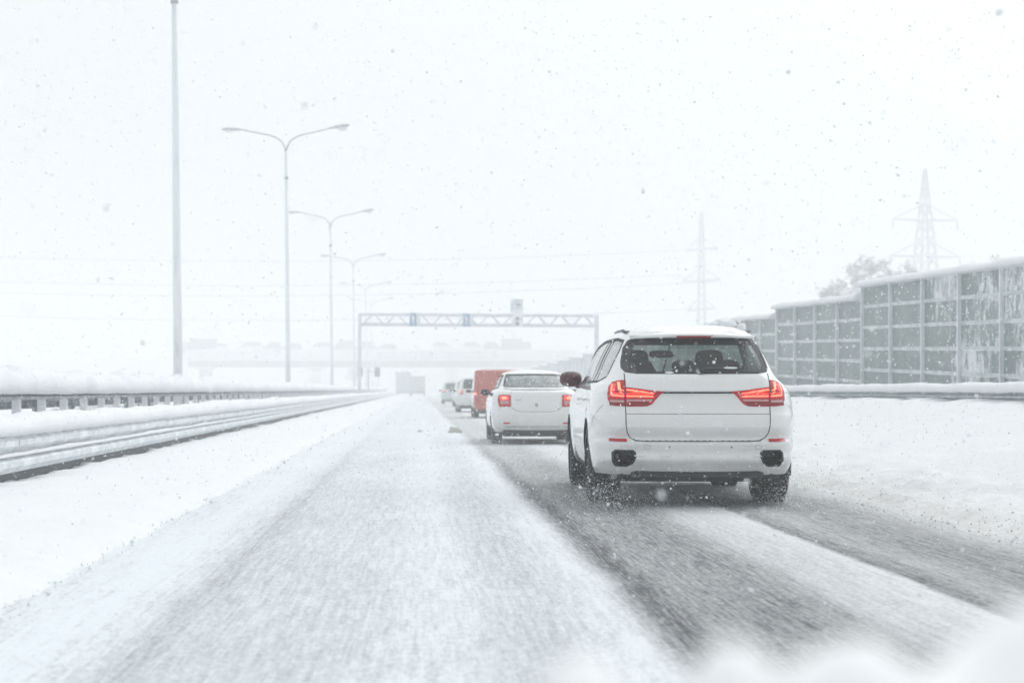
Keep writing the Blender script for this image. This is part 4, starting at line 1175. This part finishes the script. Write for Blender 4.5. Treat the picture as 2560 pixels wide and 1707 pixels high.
# ------------------------------------------------------------------ far trucks
def truck(x, y, W_, H_, L_, mat, label):
    t = empty('truck', (x, y, 0), 0, label, 'truck', 'distant trucks under the overpass')
    MB().bbox(-W_ / 2, W_ / 2, 0, L_, .85, H_, .04).build('cargo_box', mat, t)
    MB().box(-.012, .012, -.012, -.002, .95, H_ - .1).build('door_gap', 'seam', t)
    MB().bbox(-W_ / 2 + .1, W_ / 2 - .1, L_ + .1, L_ + 1.9, .5, H_ - .5, .12).build('cab', mat, t)
    MB().box(-W_ / 2 + .1, W_ / 2 - .1, .2, L_, .6, .84).build('chassis', 'black', t)
    MB().box(-W_ / 2 + .05, W_ / 2 - .05, -.06, .06, .42, .56).build('under_run_bar', 'black', t)
    for s in (-1, 1):
        MB().box(s * W_ * .42 - .08, s * W_ * .42 + .08, -.08, -.03, .6, .72).build('tail_light', 'reflector', t)
        for yy in (1.2, L_ + 1.0): MB().tube([(s * (W_ / 2 - .3), yy, .45), (s * (W_ / 2 - .02), yy, .45)], .45, 16).build('wheel', 'rubber', t)
    mb = MB().sell((0, L_ / 2, H_), (W_ / 2 - .05, L_ / 2, .12), .5, 16, 8); mb.build('snow_top', 'snow_fresh', t, True)
truck(-2.7, 322, 2.8, 4.35, 7, 'truck_grey', 'taller blue-grey box truck fading in the haze under the overpass')
truck(-.06, 292, 2.55, 3.35, 5.5, 'truck_green', 'lower greenish box truck fading in the haze, right of the taller one')

# ------------------------------------------------------------------ vehicles queued on the overpass
def far_car(x, L, H, mat, label, kind='van'):
    t = empty('far_' + kind, (x * OK, 354.5 * OK, 1.07 + 6.43 * OK), R_(90 if x < 0 else -90), label, 'truck' if kind == 'truck' else 'van', 'vehicles queued on the overpass'); t.scale = (OK, OK, OK)
    if kind == 'truck':
        MB().bbox(-1.2, 1.2, 0, L, 1.0, H, .05).build('cargo_box', mat, t)
        MB().bbox(-1.1, 1.1, L + .1, L + 1.8, .6, H - .7, .15).build('cab', mat, t)
        ys_ = (1.0, L + .9)
    else:
        lower = [(-.85, 0), (-.86, .5), (-.82, .95), (-.70, 1.02)]
        def ring(y, hw, z0, z1, r_=.1): return [(-hw, y, z0), (hw, y, z0), (hw, y, z1 - r_), (hw - r_, y, z1), (-hw + r_, y, z1), (-hw, y, z1 - r_)]
        MB().loft([ring(0, .9, .35, 2.2), ring(.15, 1.0, .3, 2.4), ring(L * .5, 1.0, .28, 2.45), ring(L * .82, 1.0, .3, 2.3), ring(L, .9, .38, 1.9)], True, True).build('body', mat, t, False)
        MB().loft([ring(.12, .86, 2.0, 2.3), ring(L * .12, .84, 2.0, H), ring(L * .62, .84, 2.0, H), ring(L * .86, .9, 2.0, 2.3)], True, True).build('cabin_glass', 'glass_wet', t)
        MB().sell((0, L * .35, H), (.7, L * .22, .12), .6, 16, 8).build('roof_snow', 'snow_fresh', t, True)
        ys_ = (L * .18, L * .8)
    for yy in ys_:
        for s in (-1, 1): MB().tube([(s * .65, yy, .32), (s * .88, yy, .32)], .32, 14).build('wheel', 'rubber', t)
far_car(-12.5, 5.4, 3.55, 'darkcar', 'dark van-like shape on the overpass, below the left blue sign')
for x, L, H, mat, lab in ((-38.5, 4.4, 3.0, 'white2', 'pale snow-covered van at the left end of the overpass'), (-31.5, 5.4, 3.35, 'white2', 'long pale vehicle on the overpass, second from its left end'),
                          (-23.5, 4.6, 3.0, 'darkcar', 'darkish van on the overpass between the second and third lamp poles'), (-17.5, 4.8, 3.2, 'white2', 'pale van on the overpass just left of the gantry post'),
                          (-4.2, 4.3, 2.95, 'darkcar', 'dark low van on the overpass right of the dark van'), (2.8, 4.4, 3.1, 'white2', 'pale van on the overpass, just right of its middle'), (9.0, 4.6, 3.2, 'white2', 'pale van on the overpass below the signal box'), (-27.6, 4.2, 3.3, 'darkcar', 'darkish van on the overpass between two pale ones near the second lamp pole'), (-8.6, 4.2, 3.4, 'darkcar', 'dark van on the overpass immediately right of the longest dark one'), (13.2, 4.0, 3.3, 'darkcar', 'darkish van on the overpass left of the grey box truck')):
    far_car(x, L, H, mat, lab)
far_car(17, 4.2, 4.0, 'house_grey', 'grey box truck at the right end of the overpass', 'truck')
far_car(-41.0, 5.2, 4.0, 'house_grey', 'grey box truck at the far left end of the overpass', 'truck')

# ------------------------------------------------------------------ small things: clumps, slush, snow on the viewer's bonnet
def lump(name, loc, r, mat, label, cat, seed, rough=.35):
    mb = MB().sell((0, 0, 0), r, .95, 20, 12)
    mb.v = [tuple(Vector(p) * (1 + rough * fbm(p[0] / r[0] * 1.6 + seed, p[1] / r[1] * 1.6, p[2] / r[2] * 1.6))) for p in mb.v]
    o = mb.build(name, mat, None, True); o.location = loc
    return tag(o, label, cat)
lump('snow_clump', (.92, 43.5, .03), (.16, .14, .12), 'clump', 'dirty snow clump lying on the road left of the white saloon', 'snow clump', 2)
lump('snow_clump', (.05, 44.5, .0), (.07, .06, .045), 'clump', 'tiny dirty snow crumb left of the larger road clump', 'snow clump', 5)

bon = empty('viewer_car', (0, 0, 0), 0, "dark bonnet of the viewer's own car under the blurred snow heap", 'car')
rings = [[(x, y, z0 + .035 * (1 - (x / .8) ** 2)) for x in np.linspace(-.5, .9, 9)] for y, z0 in ((.35, .84), (.6, .80), (1.0, .765), (1.5, .70), (1.8, .62))]
MB().loft(rings, False).build('bonnet', 'darkcar', bon, True)
def heap(x, y):
    h = -.02
    for cx, cy, rx, ry, hh in ((.30, .80, .13, .16, .154), (.20, .78, .08, .15, .142), (.145, .8, .045, .12, .137), (.075, .78, .06, .12, .133), (-.02, .78, .08, .12, .122), (-.15, .78, .12, .12, .08)):
        h = max(h, hh * math.exp(-(((x - cx) / rx) ** 2 + ((y - cy) / ry) ** 2)))
    return .815 + h + .012 * fbm(x * 9, y * 9)
hp = sheet('snow_heap', list(np.linspace(-.35, .5, 50)), list(np.linspace(.55, 1.15, 40)), heap, 'heap', None)
tag(hp, 'blurred white snow heap in the bottom right corner, nearest the viewer', 'snow')

def scatter(name, n, fn, mat, label, cat, stretch=.7):
    base = np.array([(1, 0, 0), (-1, 0, 0), (0, 1, 0), (0, -1, 0), (0, 0, 1), (0, 0, -1)], float)
    bf = np.array([(0, 2, 4), (2, 1, 4), (1, 3, 4), (3, 0, 4), (2, 0, 5), (1, 2, 5), (3, 1, 5), (0, 3, 5)])
    P, S_ = fn(n); n = len(P)
    A = rng.normal(size=(n, 3, 3)); Q, _ = np.linalg.qr(A)
    sc_ = S_[:, None] * rng.uniform(stretch * .5, 1.2, size=(n, 3))
    V = np.einsum('vk,nk,nkj->nvj', base, sc_, Q) + P[:, None, :]
    F = bf[None] + (np.arange(n) * 6)[:, None, None]
    me = bpy.data.meshes.new(name); me.from_pydata(V.reshape(-1, 3).tolist(), [], F.reshape(-1, 3).tolist()); me.update()
    o = link_mesh(name, me, mat); return tag(o, label, cat, None, 'stuff')
def slush_pts(n):
    y = 6 + 50 * rng.random(n) ** 1.6; x = 4.25 + rng.normal(0, .32, n) + .12 * np.sin(y * .7)
    s = np.minimum(np.exp(rng.normal(-5.0, .5, n)), .018); k = (x > 3.75)
    z = np.array([max(0, bank_z(a, b)) for a, b in zip(x, y)])
    return np.stack([x, y, z + s * .2], -1)[k], s[k]
scatter('slush_crumbs', 3500, slush_pts, 'slush', 'brown slush crumbs along the right edge of the road', 'slush')
def left_crumbs(n):
    y = 5 + 45 * rng.random(n) ** 1.6; x = np.array([-2.0 + edge_noise(b) for b in y]) + rng.normal(0, .06, n); s = np.exp(rng.normal(-4.9, .5, n))
    return np.stack([x, y, .012 + s * .2], -1), s
scatter('snow_crumbs', 600, left_crumbs, 'snow', 'small snow crumbs along the left edge of the road', 'snow')
def flakes(n):
    # flakes fill the air round the camera's view evenly, out to where they melt into the haze
    out, size = [], []
    for d0, d1, dens, mu in ((1.2, 4, 20, -5.65), (4, 9, 30, -5.5), (9, 16, 48, -5.3), (16, 26, 18, -5.1), (26, 45, 3, -4.8)):
        vol = .84 * .56 * (d1 ** 3 - d0 ** 3) / 3; k = int(vol * dens)
        d = (d0 ** 3 + (d1 ** 3 - d0 ** 3) * rng.random(k)) ** (1 / 3)
        p = np.stack([rng.uniform(-.36, .48, k) * d, d, CAM_Z + rng.uniform(-.26, .30, k) * d], -1)
        m = p[:, 2] > .02; out.append(p[m]); size.append(np.exp(rng.normal(mu, .42, k))[m])
    return np.concatenate(out), np.concatenate(size)
def flake_mat():
    t = NT('snowflake'); t.t.nodes.remove(t.b)
    d = t.n('ShaderNodeBsdfDiffuse'); tr = t.n('ShaderNodeBsdfTranslucent'); mx = t.n('ShaderNodeMixShader')
    f = t.noise(40, 2); c = t.mix(f, (.93, .94, .95), (.97, .98, .99))
    t.l(c, d.inputs[0]); t.l(c, tr.inputs[0]); mx.inputs[0].default_value = .5
    t.l(d.outputs[0], mx.inputs[1]); t.l(tr.outputs[0], mx.inputs[2]); t.l(mx.outputs[0], t.out.inputs['Surface'])
    return t.m
M['flake'] = flake_mat()
scatter('falling_snow', 0, flakes, 'flake', 'falling snowflakes filling the air', 'snowfall', .6)
def spray(n):
    # fine snow whirled up behind the wheels of the nearest two cars
    P, S_ = [], []
    for (cx, cy, hw, k) in ((2.56, 16.5, .95, 9000), (2.33, 34.8, .86, 5000)):
        for sgn in (-1, 1):
            m = k // 2
            y = cy - .4 - np.abs(rng.normal(0, 1.1, m)) + .9; x = cx + sgn * (hw - .12) + rng.normal(0, .17, m) + sgn * .05 * (cy - y)
            z = np.abs(rng.normal(0, .16, m)) + .01
            P.append(np.stack([x, y, z], -1)); S_.append(np.exp(rng.normal(-5.9, .4, m)))
        m = k // 2
        P.append(np.stack([cx + rng.uniform(-hw, hw, m), cy - rng.uniform(-1.5, 1.2, m), np.abs(rng.normal(0, .08, m)) + .01], -1)); S_.append(np.exp(rng.normal(-6.0, .4, m)))
    return np.concatenate(P), np.concatenate(S_)
scatter('snow_spray', 0, spray, 'flake', 'fine snow whirled up behind the wheels of the nearest cars', 'snow spray', .6)

# ------------------------------------------------------------------ haze: the snowy air
hz = MB().box(-500, 500, -80, 880, -1.2, 40).mesh('haze')
hm = bpy.data.materials.new('snowy air'); hm.use_nodes = True
ht = hm.node_tree; ht.nodes.clear()
pv = ht.nodes.new('ShaderNodeVolumePrincipled')
pv.inputs['Color'].default_value = (.975, .985, .99, 1)
pv.inputs['Density'].default_value = .0045
pv.inputs['Anisotropy'].default_value = .2
mo = ht.nodes.new('ShaderNodeOutputMaterial'); ht.links.new(pv.outputs[0], mo.inputs['Volume'])
hz.materials.append(hm)
ho = bpy.data.objects.new('haze', hz); col.objects.link(ho); tag(ho, 'thick snowy haze', 'haze', None, 'stuff')
